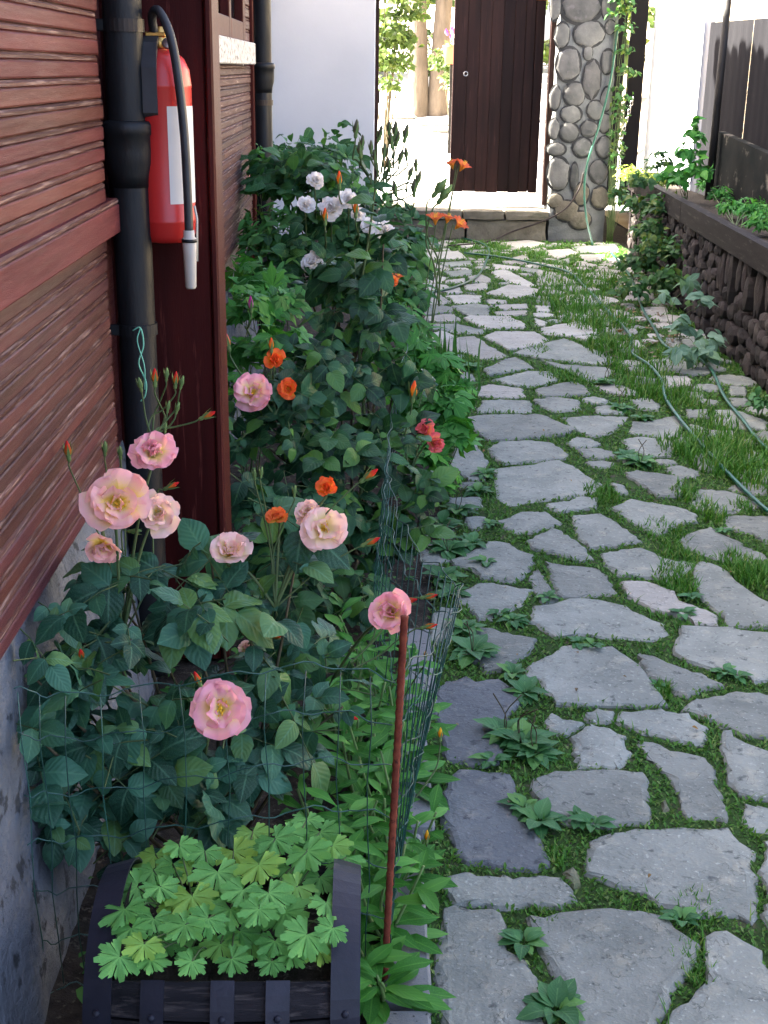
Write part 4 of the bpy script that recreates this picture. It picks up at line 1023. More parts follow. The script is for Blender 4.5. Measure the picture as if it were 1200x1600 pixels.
def bush(root, blobs, n, kind, lm, size, limit=300, compound=True, upb=.75, canes=True, cane='cane', cr_=.006, petiole='stem', clip=None):
    base = Vector(root.location); items = []; pet = T(); wsum = sum(b[1]**2 for b in blobs)
    for (c, r) in blobs:
        if canes:
            j = rv(.03); j.z = 0; mid = base+j+(c-base)*.5+Vector((random.uniform(-.05, .05), random.uniform(-.05, .05), .06))
            stem(root, [base+j, mid, c], cr_, cr_*.45, cane)
        k = int(n*r*r/wsum)
        for _ in range(max(1, k)):
            d = rv().normalized(); d.z = abs(d.z)*.8+d.z*.2; rad = r*random.uniform(.35, 1.08); p = c+d*rad
            if p.x < -.565 and p.y < 7.1: p.x = -.565+random.uniform(0, .03)
            if p.z < .03: p.z = random.uniform(.03, .12)
            if clip and not clip(p): continue
            tocam = (CAM-p).normalized(); out = Vector((d.x, d.y, d.z*.3)).normalized()
            axd = (out*.8+rv(.7)+Vector((0, 0, -.25))).normalized()
            nv = (Vector((0, 0, 1))*upb+out*.35+tocam*.35+rv(.45)).normalized()
            sc = d.dot(tocam)*.5+rad/r*.3-(p-CAM).length*.15
            if compound:
                L_ = size*random.choice((random.uniform(.5, .9), random.uniform(.8, 1.2), random.uniform(1.0, 1.5))); a0 = p-axd*L_*1.1; side = axd.cross(nv).normalized()
                tube([a0-axd*L_*.6+Vector((0, 0, -.01)), a0, p], [.0016, .0013, .001], 4, pet, cap=False)
                items.append((kind, frame(p, axd, nv, L_), sc+.02))
                for q, f in ((.25, .92), (1.0, .75)):
                    for sg in (-1, 1):
                        if random.random() < .12: continue
                        dd = (side*sg*.9+axd*.45+rv(.15)).normalized()
                        items.append((kind, frame(p-axd*L_*q, dd, (nv+rv(.25)).normalized(), L_*f*random.uniform(.85, 1.05)), sc))
            else: items.append((kind, frame(p-axd*size*.5, axd, nv, size*random.uniform(.7, 1.25)), sc))
    if pet.v: part('petioles', pet, M[petiole], root, True)['kind'] = 'stuff'
    place(root, items, lm, limit)
# ---------------------------------------------------------------- blooms
def petal(Ln, W, a0, a1, cup, ruf, seed, nu=8, nv=7):
    rn = random.Random(seed); t = T(); ph = rn.uniform(0, 6); ids = []; y = z = 0; pts = [(0, 0)]
    for j in range(nv):
        a = R(a0+(a1-a0)*((j+.5)/nv)**1.2); y += math.cos(a)/nv*Ln; z += math.sin(a)/nv*Ln; pts.append((y, z))
    notch = rn.uniform(.0, .10)
    for j in range(nv+1):
        s = j/nv; wd = W*(.16+.84*math.sin(math.pi*.5*min(1, s*1.35))**.9)*(1 if s < .85 else 1-.28*((s-.85)/.15)**2); row = []
        for i in range(nu+1):
            u = -1+2*i/nu
            a = R(a0+(a1-a0)*s); ex_ = -notch*Ln*(1-abs(u))*(s > .99) - .20*Ln*u*u*s*s
            zc = cup*wd*u*u + ruf*Ln*s*s*math.sin(4.2*u+ph)+ruf*.6*Ln*s**3*math.sin(9*u+ph*2)
            row.append(t.vert((wd*u, pts[j][0]+math.cos(a)*ex_-math.sin(a)*zc*.9, pts[j][1]+math.sin(a)*ex_+math.cos(a)*zc*.9), s, abs(u)))
        ids.append(row)
    for j in range(nv):
        for i in range(nu): t.face((ids[j][i], ids[j][i+1], ids[j+1][i+1], ids[j+1][i]))
    return t
PM = {}
def petalmesh(key, *a):
    if key not in PM: PM[key] = petal(*a[:-1]).mesh('petal', PT[a[-1]], True)
    return PM[key]
def bloom(root, c, facing, r, colr, form='open', label=None):
    """form: open (flat with stamens), cup, half, bud-like"""
    base = Vector(root.location); f = Vector(facing).normalized()
    m = frame(c-base, f.cross(Vector((.2, .1, 1))).normalized() if abs(f.z) < .95 else (1, 0, 0), f)
    ctr = T(); random.seed(int(abs(c.x)*9973+abs(c.y)*7919+c.z*6007)+sum(map(ord, colr)))
    lathe([(.02*r, -.22*r), (.14*r, -.16*r), (.16*r, -.02*r), (.05*r, .05*r)], 8, ctr)
    if form in ('open', 'half'):
        for k in range(34):
            a = random.uniform(0, 6.28); q = random.uniform(.03, .22)*r; h = random.uniform(.16, .34)*r
            tip = Vector((math.cos(a)*q*1.5, math.sin(a)*q*1.5, h)); tube([Vector((math.cos(a)*q*.3, math.sin(a)*q*.3, 0)), tip], [.006*r, .006*r], 3, ctr, False)
            s = .03*r; tube([tip-Vector((s, 0, 0)), tip+Vector((s, 0, s*.4))], [.022*r, .018*r], 4, ctr)
    o = link('bloom', ctr.mesh('bloom', M['stamen'], True), root, m)
    if label: o['label'] = label
    rings = {'open': ((5, 1.0, .60, 30, -12, .10, .10), (5, .95, .52, 44, 4, .16, .12), (4, .72, .40, 62, 22, .25, .13), (3, .46, .24, 78, 46, .35, .12)),
             'cup': ((6, 1.0, .54, 40, -18, .15, .10), (6, .94, .50, 56, 22, .25, .10), (6, .78, .42, 74, 66, .4, .10), (6, .60, .32, 82, 92, .5, .08), (5, .42, .22, 85, 100, .6, .06)),
             'half': ((5, 1.0, .58, 44, -4, .15, .11), (5, .90, .50, 58, 26, .25, .11), (5, .70, .38, 72, 62, .4, .10), (3, .45, .22, 82, 84, .5, .08)),
             'tight': ((5, 1.0, .50, 56, -6, .25, .12), (4, .92, .44, 72, 58, .45, .10), (4, .82, .36, 82, 92, .6, .08), (4, .62, .26, 86, 104, .7, .06), (3, .42, .18, 88, 110, .7, .05))}[form]
    for ri, (n, ln, W, a0, a1, cup, ruf) in enumerate(rings):
        o0 = random.uniform(0, 6.28)
        for k in range(n):
            v = random.randrange(3); pm = petalmesh((form, ri, v, colr), ln, W, a0+v*5-5, a1+v*8-8, cup, ruf, ri*10+v, colr)
            a = o0+2*math.pi*k/n+random.uniform(-.26, .26)
            mm = Matrix.Rotation(a, 4, 'Z') @ Matrix.Translation((0, .06*r, .01*r*(ri))) @ Matrix.Rotation(R(random.uniform(-13, 13)), 4, 'X') @ Matrix.Rotation(R(random.uniform(-17, 17)), 4, 'Y') @ Matrix.Scale(r*random.uniform(.82, 1.08), 4)
            link('petal', pm, o, mm)
    return o
BUD = T(); lathe([(.05, 0), (.20, .12), (.24, .32), (.17, .62), (.07, .92), (.01, 1.0)], 8, BUD)
CAL = T(); lathe([(.04, -.42), (.13, -.34), (.16, -.18), (.14, -.02), (.20, .04)], 8, CAL)
for k in range(5):
    a = k*2*math.pi/5; d = Vector((math.cos(a), math.sin(a), 0)); s = Vector((-d.y, d.x, 0)); b0 = CAL.vert(d*.17+s*.11+Vector((0, 0, .02))); b1 = CAL.vert(d*.17-s*.11+Vector((0, 0, .02)))
    m0 = CAL.vert(d*.30+s*.07+Vector((0, 0, .42))); m1_ = CAL.vert(d*.30-s*.07+Vector((0, 0, .42))); tp = CAL.vert(d*.42+Vector((0, 0, .9)))
    CAL.face((b0, b1, m1_, m0)); CAL.face((m0, m1_, tp))
for q in BUD.v: pass
BUD.t = [p[2] for p in BUD.v]
BM = {}
def bud(root, c, direc, s, colr='red'):
    base = Vector(root.location); m = frame(c-base, Vector(direc).cross(Vector((.3, .9, .1))).normalized(), direc, s)
    if colr not in BM: BM[colr] = BUD.mesh('bud', PT[colr] if colr in PT else M[colr], True)
    if 'cal' not in BM: BM['cal'] = CAL.mesh('calyx', M['stem_pale'], True)
    o = link('bud', BM[colr], root, m); link('calyx', BM['cal'], o)
    return o
TOCAM = lambda p: (CAM-p).normalized()
def flower(root, px, py, Y, diam_px, colr, form='open', tilt=(0, 0, .35), from_=None, label=None, cm='stem'):
    c = atY(px, py, Y); r = diam_px*.5*(c-CAM).length/2000*1.02
    f = (TOCAM(c)+Vector(tilt)).normalized(); c2 = c-f*r*.25
    b = bloom(root, c2, f, r, colr, form, label)
    s = from_ if from_ is not None else Vector(root.location)
    mid = c2*.55+s*.45-f*.02; mid.z = c2.z*.62+s.z*.38
    stem(root, [s, mid, c2-f*r*.75, c2-f*r*.1], .0035, .0022, cm)
    return b
def budp(root, px, py, Y, s_px, direc, colr='red', from_=None):
    c = atY(px, py, Y); s = s_px*(c-CAM).length/2000; d = Vector(direc).normalized()
    bud(root, c, d, s, colr)
    if from_ is not None:
        b = c-d*s*.4; sw = Vector((random.uniform(-.025, .025), random.uniform(0, .02), 0)); stem(root, [from_, from_*.6+b*.4+sw, from_*.25+b*.75-d*s*.8+sw*.8, b-d*s*.5, b], max(.002, .0008*Y), max(.0014, .0006*Y), 'stem')

# ---- near rose bush
roseA = thing('rose_bush', (-.30, 2.28, 0), 'near rose bush with large peach-pink blooms and teal leaves behind the mesh', 'rose bush', 'rose bushes in the bed')
def BL(l): return [(atY(x, y, Y), r) for x, y, Y, r in l]
bush(roseA, BL([(110,1075,2.20,.12), (70,1170,2.14,.10), (205,930,2.32,.11), (190,1045,2.25,.12), (175,1165,2.14,.12), (300,975,2.32,.12), (300,1140,2.16,.11), (235,1245,2.12,.12), (400,960,2.42,.12), (420,1090,2.36,.13), (465,1180,2.28,.10), (490,1030,2.46,.11), (535,1105,2.36,.07), (390,1215,2.2,.11), (120,1265,2.12,.09), (330,880,2.42,.08), (460,890,2.46,.08), (150,900,2.36,.07), (300,1270,2.12,.10), (55,1060,2.08,.07), (35,1130,2.04,.06), (45,1230,2.03,.07), (95,965,2.22,.07), (80,1300,2.04,.07), (150,1320,2.05,.07), (200,1310,2.06,.06)]),
     175, 'rose', 'roseA', .068, 300, cr_=.005, upb=.5)
A0 = atY(190, 1000, 2.3); A1 = atY(430, 950, 2.4); A2 = atY(320, 1180, 2.15); A3 = atY(520, 1060, 2.4)
flower(roseA, 183, 785, 2.22, 108, 'peach', 'open', (.10, -.1, .12), A0, 'wide open peach bloom with golden stamens, largest at upper left')
flower(roseA, 247, 802, 2.30, 84, 'pale', 'half', (.25, -.1, .25), A0, 'pale peach bloom half hidden behind the largest bloom')
flower(roseA, 160, 855, 2.28, 64, 'peach', 'half', (-.1, .2, -.7), A0, 'nodding peach bloom under the largest one')
flower(roseA, 240, 706, 2.36, 78, 'pink', 'cup', (.05, .1, .5), A0, 'cupped rosy pink bloom below the red buds')
flower(roseA, 360, 860, 2.40, 74, 'pale', 'half', (.15, .2, .9), A1, 'pale pink bloom tipped sideways in front of the post')
flower(roseA, 344, 1108, 1.90, 100, 'pink', 'open', (.05, -.1, .05), A2, 'flat open pink bloom poking through the wire mesh')
flower(roseA, 506, 826, 2.42, 82, 'pale', 'open', (.15, 0, .1), A1, 'pale pink open bloom beneath an orange one')
flower(roseA, 480, 800, 2.46, 50, 'pale', 'half', (-.3, .2, .5), A1)
flower(roseA, 510, 763, 2.46, 42, 'orange', 'tight', (0, .1, .8), A1, 'small tight orange bloom above the pale pink one')
flower(roseA, 434, 808, 2.44, 44, 'apricot', 'tight', (-.2, .1, .9), A1, 'small apricot bloom leaning left')
flower(roseA, 610, 955, 2.06, 78, 'pink', 'half', (-.35, -.1, .35), A3, 'pink bloom caught in the wire beside the steel rod')
flower(roseA, 385, 1012, 2.5, 30, 'pale', 'tight', (.2, 0, .3), A1)
B0 = atY(235, 690, 2.38)
for x, y, s, d in ((242,597,22,(.02,0,1)), (274,600,20,(.1,0,1)), (220,606,17,(-.15,0,1)), (260,590,16,(.1,0,1)), (283,602,16,(.25,0,1)), (262,640,15,(.2,0,1)), (276,642,15,(.3,0,1)), (318,652,21,(.9,0,.45)), (258,672,14,(.1,0,1))):
    budp(roseA, x, y, 2.4, s, d, 'red' if s > 19 else 'stem_pale', B0+rv(.01))
for x, y, s, d, f in ((107,712,24,(-.05,0,1),A0), (164,706,18,(.05,0,1),A0), (188,712,16,(0,0,1),A0), (262,762,20,(.8,0,.4),A0), (570,748,26,(.75,0,.6),A1), (572,850,24,(.8,0,.4),A1), (425,995,22,(.8,0,.2),A1), (664,933,20,(.9,0,.2),A3), (664,980,20,(.95,0,.25),A3), (630,940,24,(.9,-.3,.3),A3), (536,1118,24,(.8,-.2,-.1),A3), (128,1028,20,(0,-.4,1),A2), (312,1068,22,(-.3,0,.8),A2), (460,772,15,(.1,0,1),A1), (398,745,14,(-.05,0,1),A1), (408,742,14,(.1,0,1),A1), (205,830,18,(.8,-.2,.1),A0)):
    budp(roseA, x, y, 2.44 if f in (A1, A3) else (2.14 if f is A2 else 2.42), s, d, 'red' if s > 18 else 'stem_pale', f)

# ---- middle rose bush: dark leaves, one tall budded shoot
roseB = thing('rose_bush', (-.03, 4.15, 0), 'dark-leaved rose bush with orange blooms and a tall shoot in mid bed', 'rose bush', 'rose bushes in the bed')
bush(roseB, BL([(420,700,3.9,.19), (500,610,4.1,.20), (560,530,4.25,.17), (480,800,3.75,.17), (600,700,4.0,.17), (615,610,4.2,.14), (560,830,3.8,.17), (405,800,3.65,.13), (540,455,4.35,.14), (640,760,3.9,.11), (520,720,3.9,.20), (450,640,4.0,.16), (590,430,4.3,.08), (600,360,4.25,.04), (420,880,3.6,.12), (500,890,3.65,.12), (600,880,3.75,.10), (640,830,3.8,.11), (580,930,3.55,.10), (480,960,3.3,.10), (540,960,3.4,.10), (660,790,3.9,.08)]),
     330, 'rose', 'roseB', .074, 300, cr_=.006, upb=.55)
tp = atY(590, 215, 4.22)
stem(roseB, [Vector((-.03, 4.15, 0)), atY(570, 700, 4.15), atY(560, 500, 4.2), atY(578, 360, 4.22), atY(588, 280, 4.22)], .007, .0025, 'stem', name='tall_shoot')
for k in range(9):
    q = atY(575+random.uniform(-8, 25), 470-k*22, 4.2); link('leaf', leafmesh('rose', k % 5, 'roseB'), roseB, frame(q-Vector(roseB.location), Vector((random.uniform(-1, 1), random.uniform(-.6, .3), .3)), Vector((0, -.4, 1)), random.uniform(.06, .10)))
for x, y in ((556,208), (566,228), (580,235), (592,215), (608,205), (617,210), (620,222), (612,225), (600,240), (633,215), (586,250), (563,240), (635,245), (650,262), (640,275), (647,300), (608,262), (618,300), (652,285), (625,250)):
    budp(roseB, x, y, 4.22, random.uniform(15, 21), (random.uniform(-.2, .3), 0, 1), 'dark_bud', atY(588+(x-588)*.35, 275+(y-210)*.45, 4.22))
C0 = atY(430, 650, 3.9); C1 = atY(640, 740, 3.95)
flower(roseB, 395, 612, 3.85, 66, 'pink', 'open', (-.1, 0, .3), C0, 'ruffled pink bloom between the orange ones')
flower(roseB, 429, 563, 3.95, 42, 'orange', 'tight', (.1, 0, .5), C0, 'upper of two bright orange blooms')
flower(roseB, 451, 607, 3.9, 36, 'orange', 'half', (.1, 0, .3), C0, 'lower of two bright orange blooms')
flower(roseB, 664, 672, 3.95, 40, 'coral', 'tight', (-.2, 0, .6), C1, 'upper of two coral blooms leaning over the path')
flower(roseB, 679, 693, 3.93, 40, 'coral', 'tight', (.6, -.2, -.1), C1, 'lower of two coral blooms leaning over the path')
budp(roseB, 645, 620, 4.0, 26, (.1, 0, 1), 'orange', C1); budp(roseB, 357, 541, 4.1, 22, (-.2, 0, 1), 'coral', C0); budp(roseB, 424, 545, 3.95, 18, (0, 0, 1), 'orange', C0)

# ---- far rose bush with white blooms
roseC = thing('rose_bush', (-.1, 6.3, 0), 'far rose bush with creamy white blooms near the white wall', 'rose bush', 'rose bushes in the bed')
bush(roseC, BL([(440,300,6.4,.22), (505,300,6.3,.24), (565,390,6.1,.24), (615,420,6.2,.20), (480,420,6.0,.24), (530,470,5.8,.24), (600,480,5.9,.20), (440,280,6.5,.16), (520,360,6.1,.24), (470,260,6.5,.1)]),
     330, 'rose', 'roseC', .075, 300, cr_=.007)
for x, y, d, fm in ((494,282,28,'cup'), (518,326,42,'cup'), (545,312,36,'cup'), (479,320,30,'cup'), (488,410,38,'cup'), (592,437,32,'cup'), (600,360,34,'cup'), (576,352,28,'cup'), (560,335,24,'cup')):
    flower(roseC, x, y, 5.75, d, 'white', fm, (random.uniform(-.3, .3), 0, .4), atY(x, y+60, 5.95))
for x, y in ((530,288), (508,345), (556,333)): budp(roseC, x, y, 5.7, 20, (0, 0, 1), 'orange', atY(x, y+50, 5.9))
flower(roseC, 613, 440, 5.6, 24, 'apricot', 'tight', (.3, 0, .3), atY(600, 470, 5.8))

# ---- leafy perennials in the bed
def perennial(name, label, cat, base, blobs, n, kind, lm, size, grp=None, limit=300, flowers=()):
    r = thing(name, base, label, cat, grp)
    bush(r, BL(blobs), n, kind, lm, size, limit, compound=False, cane='stem', cr_=.003, upb=.8)
    for x, y, Y, s, cl in flowers: budp(r, x, y, Y, s, (random.uniform(-.2, .2), 0, 1), cl, atY(x, y+45, Y+.05))
    return r
perennial('lobed_plant', 'bright green plant with deeply cut leaves against the board wall behind the post', 'plant', (-.42, 4.7, 0),
          [(385,500,4.7,.12), (430,490,4.8,.13), (455,545,4.7,.12), (375,570,4.6,.10), (420,560,4.5,.12), (400,450,5.0,.12), (370,620,4.4,.09)], 170, 'lobed', 'lobed', .10, None, 150, ((392,482,4.6,20,'magenta'),))
perennial('lobed_plant', 'bright green plant with deeply cut leaves spilling onto the path', 'plant', (.33, 5.0, 0),
          [(680,590,5.0,.11), (700,640,4.8,.12), (655,565,5.1,.11), (705,690,4.6,.10), (722,615,4.9,.07), (668,720,4.5,.10), (690,760,4.4,.08), (640,640,4.9,.10), (690,660,4.75,.10)], 210, 'lobed', 'lobed', .10, None, 200, ((580,540,4.9,14,'magenta'), (674,573,5.0,14,'magenta')))
perennial('tall_herb', 'tall fine-leaved green herb against the worn boards by the far drainpipe', 'plant', (-.42, 6.3, 0),
          [(400,300,6.4,.14), (395,380,6.2,.18), (375,430,6.0,.16), (430,390,6.1,.18), (410,260,6.5,.08), (450,350,6.2,.15), (420,450,5.8,.18), (365,490,5.5,.14), (400,240,6.5,.05)], 700, 'lance', 'herb', .075, None, 150)
perennial('leafy_clump', 'low green clump filling the bed between the roses and the path edge', 'plant', (.28, 5.6, 0),
          [(625,520,5.6,.14), (640,470,6.0,.12), (610,560,5.3,.12), (600,500,5.7,.14), (640,430,6.5,.12), (655,540,5.6,.10)], 420, 'lance', 'herb', .10, None, 150)
perennial('leafy_clump', 'green clump under the white roses at the far end of the bed', 'plant', (.1, 8.5, 0),
          [(540,310,8.2,.22), (620,345,8.2,.18), (655,385,8.3,.12), (470,270,9.0,.3), (520,260,9.5,.3), (640,390,8.0,.2), (430,260,9.5,.22)], 500, 'oval', 'roseC', .09, None, 150)
# orange daylilies
def lily(px, py, Y, r_px, root, f):
    c = atY(px, py, Y); r = r_px*(c-CAM).length/2000; base = Vector(root.location)
    ctr = T()
    for k in range(5): tube([Vector((0, 0, 0)), Vector((.12*math.cos(k*1.26), .12*math.sin(k*1.26), .85))*r], .012*r, 4, ctr)
    o = link('bloom', ctr.mesh('bloom', M['stamen'], True), root, frame(c-base, Vector(f).cross(Vector((.1, .9, .2))).normalized(), f))
    for k in range(6):
        pm = petalmesh(('lily', k % 2), 1.0, .20, 74, 8, .35, .03, k % 2, 'lily')
        link('petal', pm, o, Matrix.Rotation(k*math.pi/3, 4, 'Z') @ Matrix.Scale(r, 4))
    return c
for (lab, base, fl, n) in (('clump of orange daylilies leaning over the path near the step', (.34, 6.0, 0), ((680,352,5.9,24,(.0,-.2,1)), (711,358,5.9,24,(.6,-.3,.7)), (697,350,6.0,20,(.3,0,1)), (718,268,6.1,22,(.5,-.2,.9)), (708,265,6.1,20,(-.3,0,1)), (620,440,5.8,16,(.2,0,1)), (612,420,6.0,14,(0,0,1))), 60),):
    r = thing('daylily', base, lab, 'lily')
    for x, y, Y, s, f in fl:
        c = lily(x, y, Y, s, r, Vector(f).normalized())
        b = Vector(base)+rv(.03); b.z = 0; stem(r, [b, b*.6+c*.4+Vector((-.05, 0, .04)), c-Vector(f).normalized()*.03, c], .0035, .0022, 'stem')
    for x, y in ((690,310), (682,300)): budp(r, x, y, 6.0, 26, (.6, 0, .8), 'stem_pale', Vector((.36, 6.0, .55)))
    items = []
    for k in range(n):
        a = random.uniform(0, 6.28); b = Vector(base)+Vector((random.uniform(-.14, .12), random.uniform(-.35, .35), 0)); tl = random.uniform(.25, .5)
        d = Vector((math.cos(a)*.5, math.sin(a)*.5, 1)).normalized(); items.append(('blade', frame(b, d, Vector((math.cos(a), math.sin(a), .4)), tl), random.random()))
    place(r, items, 'lily')

# ---- pot marigolds along the kerb
CAL_SPOTS = [(.055,2.06,.24), (.085,2.24,.28), (.04,2.42,.32), (-.02,2.62,.30), (.10,2.62,.26), (.06,2.88,.26), (-.05,2.86,.24), (.02,3.12,.22), (.045,1.90,.13), (-.04,2.2,.26)]
CL = ['nearest pot marigold by the foot of the steel rod', 'pot marigold with a yellow bud hanging over the kerb', 'leafy pot marigold inside the mesh behind the steel rod', 'pot marigold deepest in the bed among the rose stems', 'pot marigold outside the bulge of the wire mesh', 'pot marigold just beyond the bulge of the wire mesh', 'low pot marigold beside bare soil in the bed', 'farthest pot marigold before the dark rose leaves', 'small seedling marigold growing over the kerb end', 'pot marigold between the keg and the rose stems']
for (x, y, h), lab in zip(CAL_SPOTS, CL):
    r = thing('pot_marigold', (x, y, 0), lab, 'marigold', 'pot marigolds along the kerb'); items = []
    for k in range(5):
        a = random.uniform(0, 6.28); tp_ = Vector((x, y, 0))+Vector((math.cos(a)*.08, math.sin(a)*.08, h*random.uniform(.7, 1.05)))
        stem(r, [Vector((x, y, 0)), Vector((x, y, 0))*.5+tp_*.5+rv(.012), tp_], .004, .0025, 'stem_pale')
        for j in range(8):
            s = .12+.88*j/7; p = Vector((x, y, 0)).lerp(tp_, s); b = j*2.4+a; d = Vector((math.cos(b), math.sin(b), random.uniform(.25, .9))).normalized()
            items.append(('spat', frame(p, d, Vector((0, 0, 1))+TOCAM(p)*.3, random.uniform(.07, .125)*(1.1-.35*s)), random.random()))
    for k in range(7):
        b = random.uniform(0, 6.28); d = Vector((math.cos(b), math.sin(b), random.uniform(.15, .7))).normalized(); items.append(('spat', frame(Vector((x, y, .01)), d, (0, 0, 1), random.uniform(.10, .17)), 1))
    place(r, items, 'calend')
    if lab.startswith('pot marigold with') or lab.startswith('nearest'):
        px, py, Y = ((688,1152,2.34) if 'with' in lab else (667,1312,2.1)); budp(r, px, py, Y, 17, (0, 0, 1), 'yellow', Vector((x, y, h*.6)))
    if 'outside' in lab: budp(r, 665, 1027, 2.5, 12, (0, 0, 1), 'yellow', Vector((x, y, h*.6)))

# ---- cranesbill spilling out of the keg
ger = thing('cranesbill', (BC.x, BC.y, .23), 'light green cranesbill with notched round leaves growing in the keg', 'plant')
GL = [(243,1335,64), (340,1362,78), (300,1400,70), (215,1385,72), (195,1420,70), (240,1435,56), (290,1445,66), (360,1420,70), (405,1350,70), (430,1310,64), (480,1330,70), (500,1300,66), (540,1340,64), (465,1385,60), (420,1395,72), (375,1455,66), (345,1475,58), (392,1470,60), (405,1420,60), (445,1425,70), (480,1460,74), (510,1410,56), (535,1425,50), (225,1475,58), (187,1495,66), (270,1410,50), (320,1330,56), (365,1330,60), (395,1300,56), (455,1355,60), (325,1435,60), (250,1385,60), (430,1470,56), (380,1390,60), (300,1360,52), (500,1370,60), (270,1350,50), (450,1300,50), (205,1450,54), (260,1470,50), (300,1480,52), (455,1490,50), (520,1450,50), (330,1395,60), (280,1320,50), (520,1320,54), (415,1330,56), (480,1280,50), (240,1360,56), (235,1500,50), (300,1502,46), (362,1498,52), (425,1502,46), (500,1485,52)]
items = []; pet = T()
for x, y, s in GL:
    zz_ = .33+random.uniform(-.03, .04)-(.03 if y > 1450 else 0); p = G(x, y, zz_); L_ = s*(p-CAM).length/2000*1.25
    a = random.uniform(-.9, .9); d = (Vector((math.sin(a), -math.cos(a), -.15))).normalized(); nv = (Vector((0, -.35, 1))+rv(.28)).normalized()
    items.append(('palm', frame(p, d, nv, L_), 1))
    b = Vector((BC.x+(p.x-BC.x)*.45, BC.y+random.uniform(-.05, .05), .23)); tube(smooth_path([b, b*.5+p*.5+Vector((0, 0, .03)), p], 4), .0015, 5, pet)
part('petioles', pet, M['stem'], ger, True)['kind'] = 'stuff'; place(ger, items, 'geran')
dry = atY(178, 1535, 1.62)

# ---- plantains and other rosettes in the paving joints
ROS = [(790,1150,.10,14), (815,1165,.11,16), (835,1180,.09,12), (768,1190,.06,7), (842,1285,.08,9), (820,1265,.07,8), (818,1475,.07,8), (868,1580,.09,10), (925,1290,.06,7), (905,1282,.05,6), (820,1085,.08,10), (800,1055,.06,8), (738,1020,.11,12), (725,985,.08,9), (1080,935,.06,8), (1065,960,.06,8), (1130,1052,.05,7), (1152,1058,.05,6), (1065,1440,.05,7), (945,600,.09,12), (970,640,.09,12), (1000,725,.10,14), (980,715,.08,10), (735,575,.10,9), (690,905,.10,9), (705,930,.09,8), (960,505,.07,8), (1005,655,.08,9), (1130,830,.05,6), (905,1005,.05,7), (925,1010,.05,6), (1028,1072,.03,5), (855,935,.05,7), (800,970,.06,9), (780,960,.05,8), (1110,555,.09,9), (760,880,.07,8), (715,800,.10,12), (738,850,.08,9), (700,862,.11,12), (745,770,.09,11), (757,742,.07,9), (690,820,.10,10), (765,820,.05,7)]
RL = {1: 'largest broad-leaved plantain between the two dark slabs and the rough slab', 0: 'plantain overlapping the upper dark slab beside the largest one', 2: 'plantain touching the left edge of the rough square slab', 4: 'plantain at the upper right corner of the lower dark slab', 5: 'smaller plantain half way down the edge of the lower dark slab', 6: 'plantain in the joint right of the long bottom left slab', 7: 'plantain at the bottom edge of the picture between two large slabs', 8: 'low plantain on the top edge of the big slab below the rough one', 10: 'plantain left of the big rounded slab above the dark slabs', 12: 'tall leafy weed outside the mesh above the upper dark slab', 14: 'plantain at the point of a pinkish slab in the right of the path', 18: 'little plantain in the joint above the bottom middle slab', 19: 'plantain in the paving just left of the long hose, upper of two', 21: 'spreading plantain near the reddish brick fragment', 23: 'weed beside a tiny slab under the cut-leaved plant', 44: None}
for i, (x, y, s, n) in enumerate(ROS):
    s *= .78; n = int(n*1.35)
    g = G(x, y); r = thing('plantain', (g.x, g.y, -.015), RL.get(i) or 'small rosette of green leaves growing in a joint of the paving', 'plantain', 'plantains in the paving joints'); items = []
    for k in range(n):
        a = k*2.4+random.uniform(-.3, .3); d = Vector((math.cos(a), math.sin(a), random.uniform(.12, .75))).normalized()
        items.append(('oval', frame(Vector((g.x, g.y, .0))+d*.008, d, Vector((0, 0, 1))+d*-.2, s*random.uniform(.6, 1.1)), 1))
    place(r, items, 'plant')
    if n > 15:
        for k in range(2): stem(r, [g, g+Vector((random.uniform(-.02, .02), random.uniform(-.02, .02), .06)), g+Vector((random.uniform(-.04, .04), random.uniform(-.04, .04), .11))], .0012, .002, 'cane', 5, 3)

# ---- grass and moss in the joints (uncountable)
def scatter(n, dens):
    """random ground points between the stones, thinned with distance"""
    y = rng.uniform(1.0, 12.9, n); x = rng.uniform(0, 2.5, n)
    keep = rng.random(n) < dens(y); x, y = x[keep], y[keep]
    ex = np.interp(y, [e[1] for e in EDGE], [e[0] for e in EDGE]); k = x > ex-.01; x, y = x[k], y[k]
    ok = np.ones(len(x), bool)
    for p in polys:
        px = [q[0] for q in p]; py = [q[1] for q in p]
        c = (x > min(px)) & (x < max(px)) & (y > min(py)) & (y < max(py))
        if c.any():
            ii = np.where(c)[0]; cx, cy = sum(px)/len(px), sum(py)/len(py); sh = .95
            ok[ii[in_poly(x[ii], y[ii], [(cx+(a-cx)*sh, cy+(b-cy)*sh) for a, b in p])]] = False
    return x[ok], y[ok]
xs, ys = scatter(600000, lambda y: np.clip(2.6/np.maximum(y, 1), .12, 1)**1.3)
t = T(); nse = lambda x, y: math.sin(x*9.1+1.3)*math.sin(y*7.7+.6)+.6*math.sin(x*23+y*17)
for x, y in zip(xs, ys):
    if nse(x, y) < -1.25: continue
    sc = .006+.0011*y; a = random.uniform(0, 6.28); L_ = sc*random.uniform(.6, 1.6); d = Vector((math.cos(a), math.sin(a), random.uniform(.1, 1.2))); s = Vector((-d.y, d.x, 0))*.32*L_
    p = Vector((x, y, -.016+random.uniform(0, .012))); d *= L_
    i0 = t.vert(p); i1 = t.vert(p+d*.5+s+Vector((0, 0, .002))); i2 = t.vert(p+d); i3 = t.vert(p+d*.5-s+Vector((0, 0, .002))); t.face((i0, i1, i2, i3))
tag(link('joint_moss', t.mesh('joint_moss', L['moss'], False)), 'moss and tiny weeds filling the joints between flagstones', 'moss', kind='stuff')
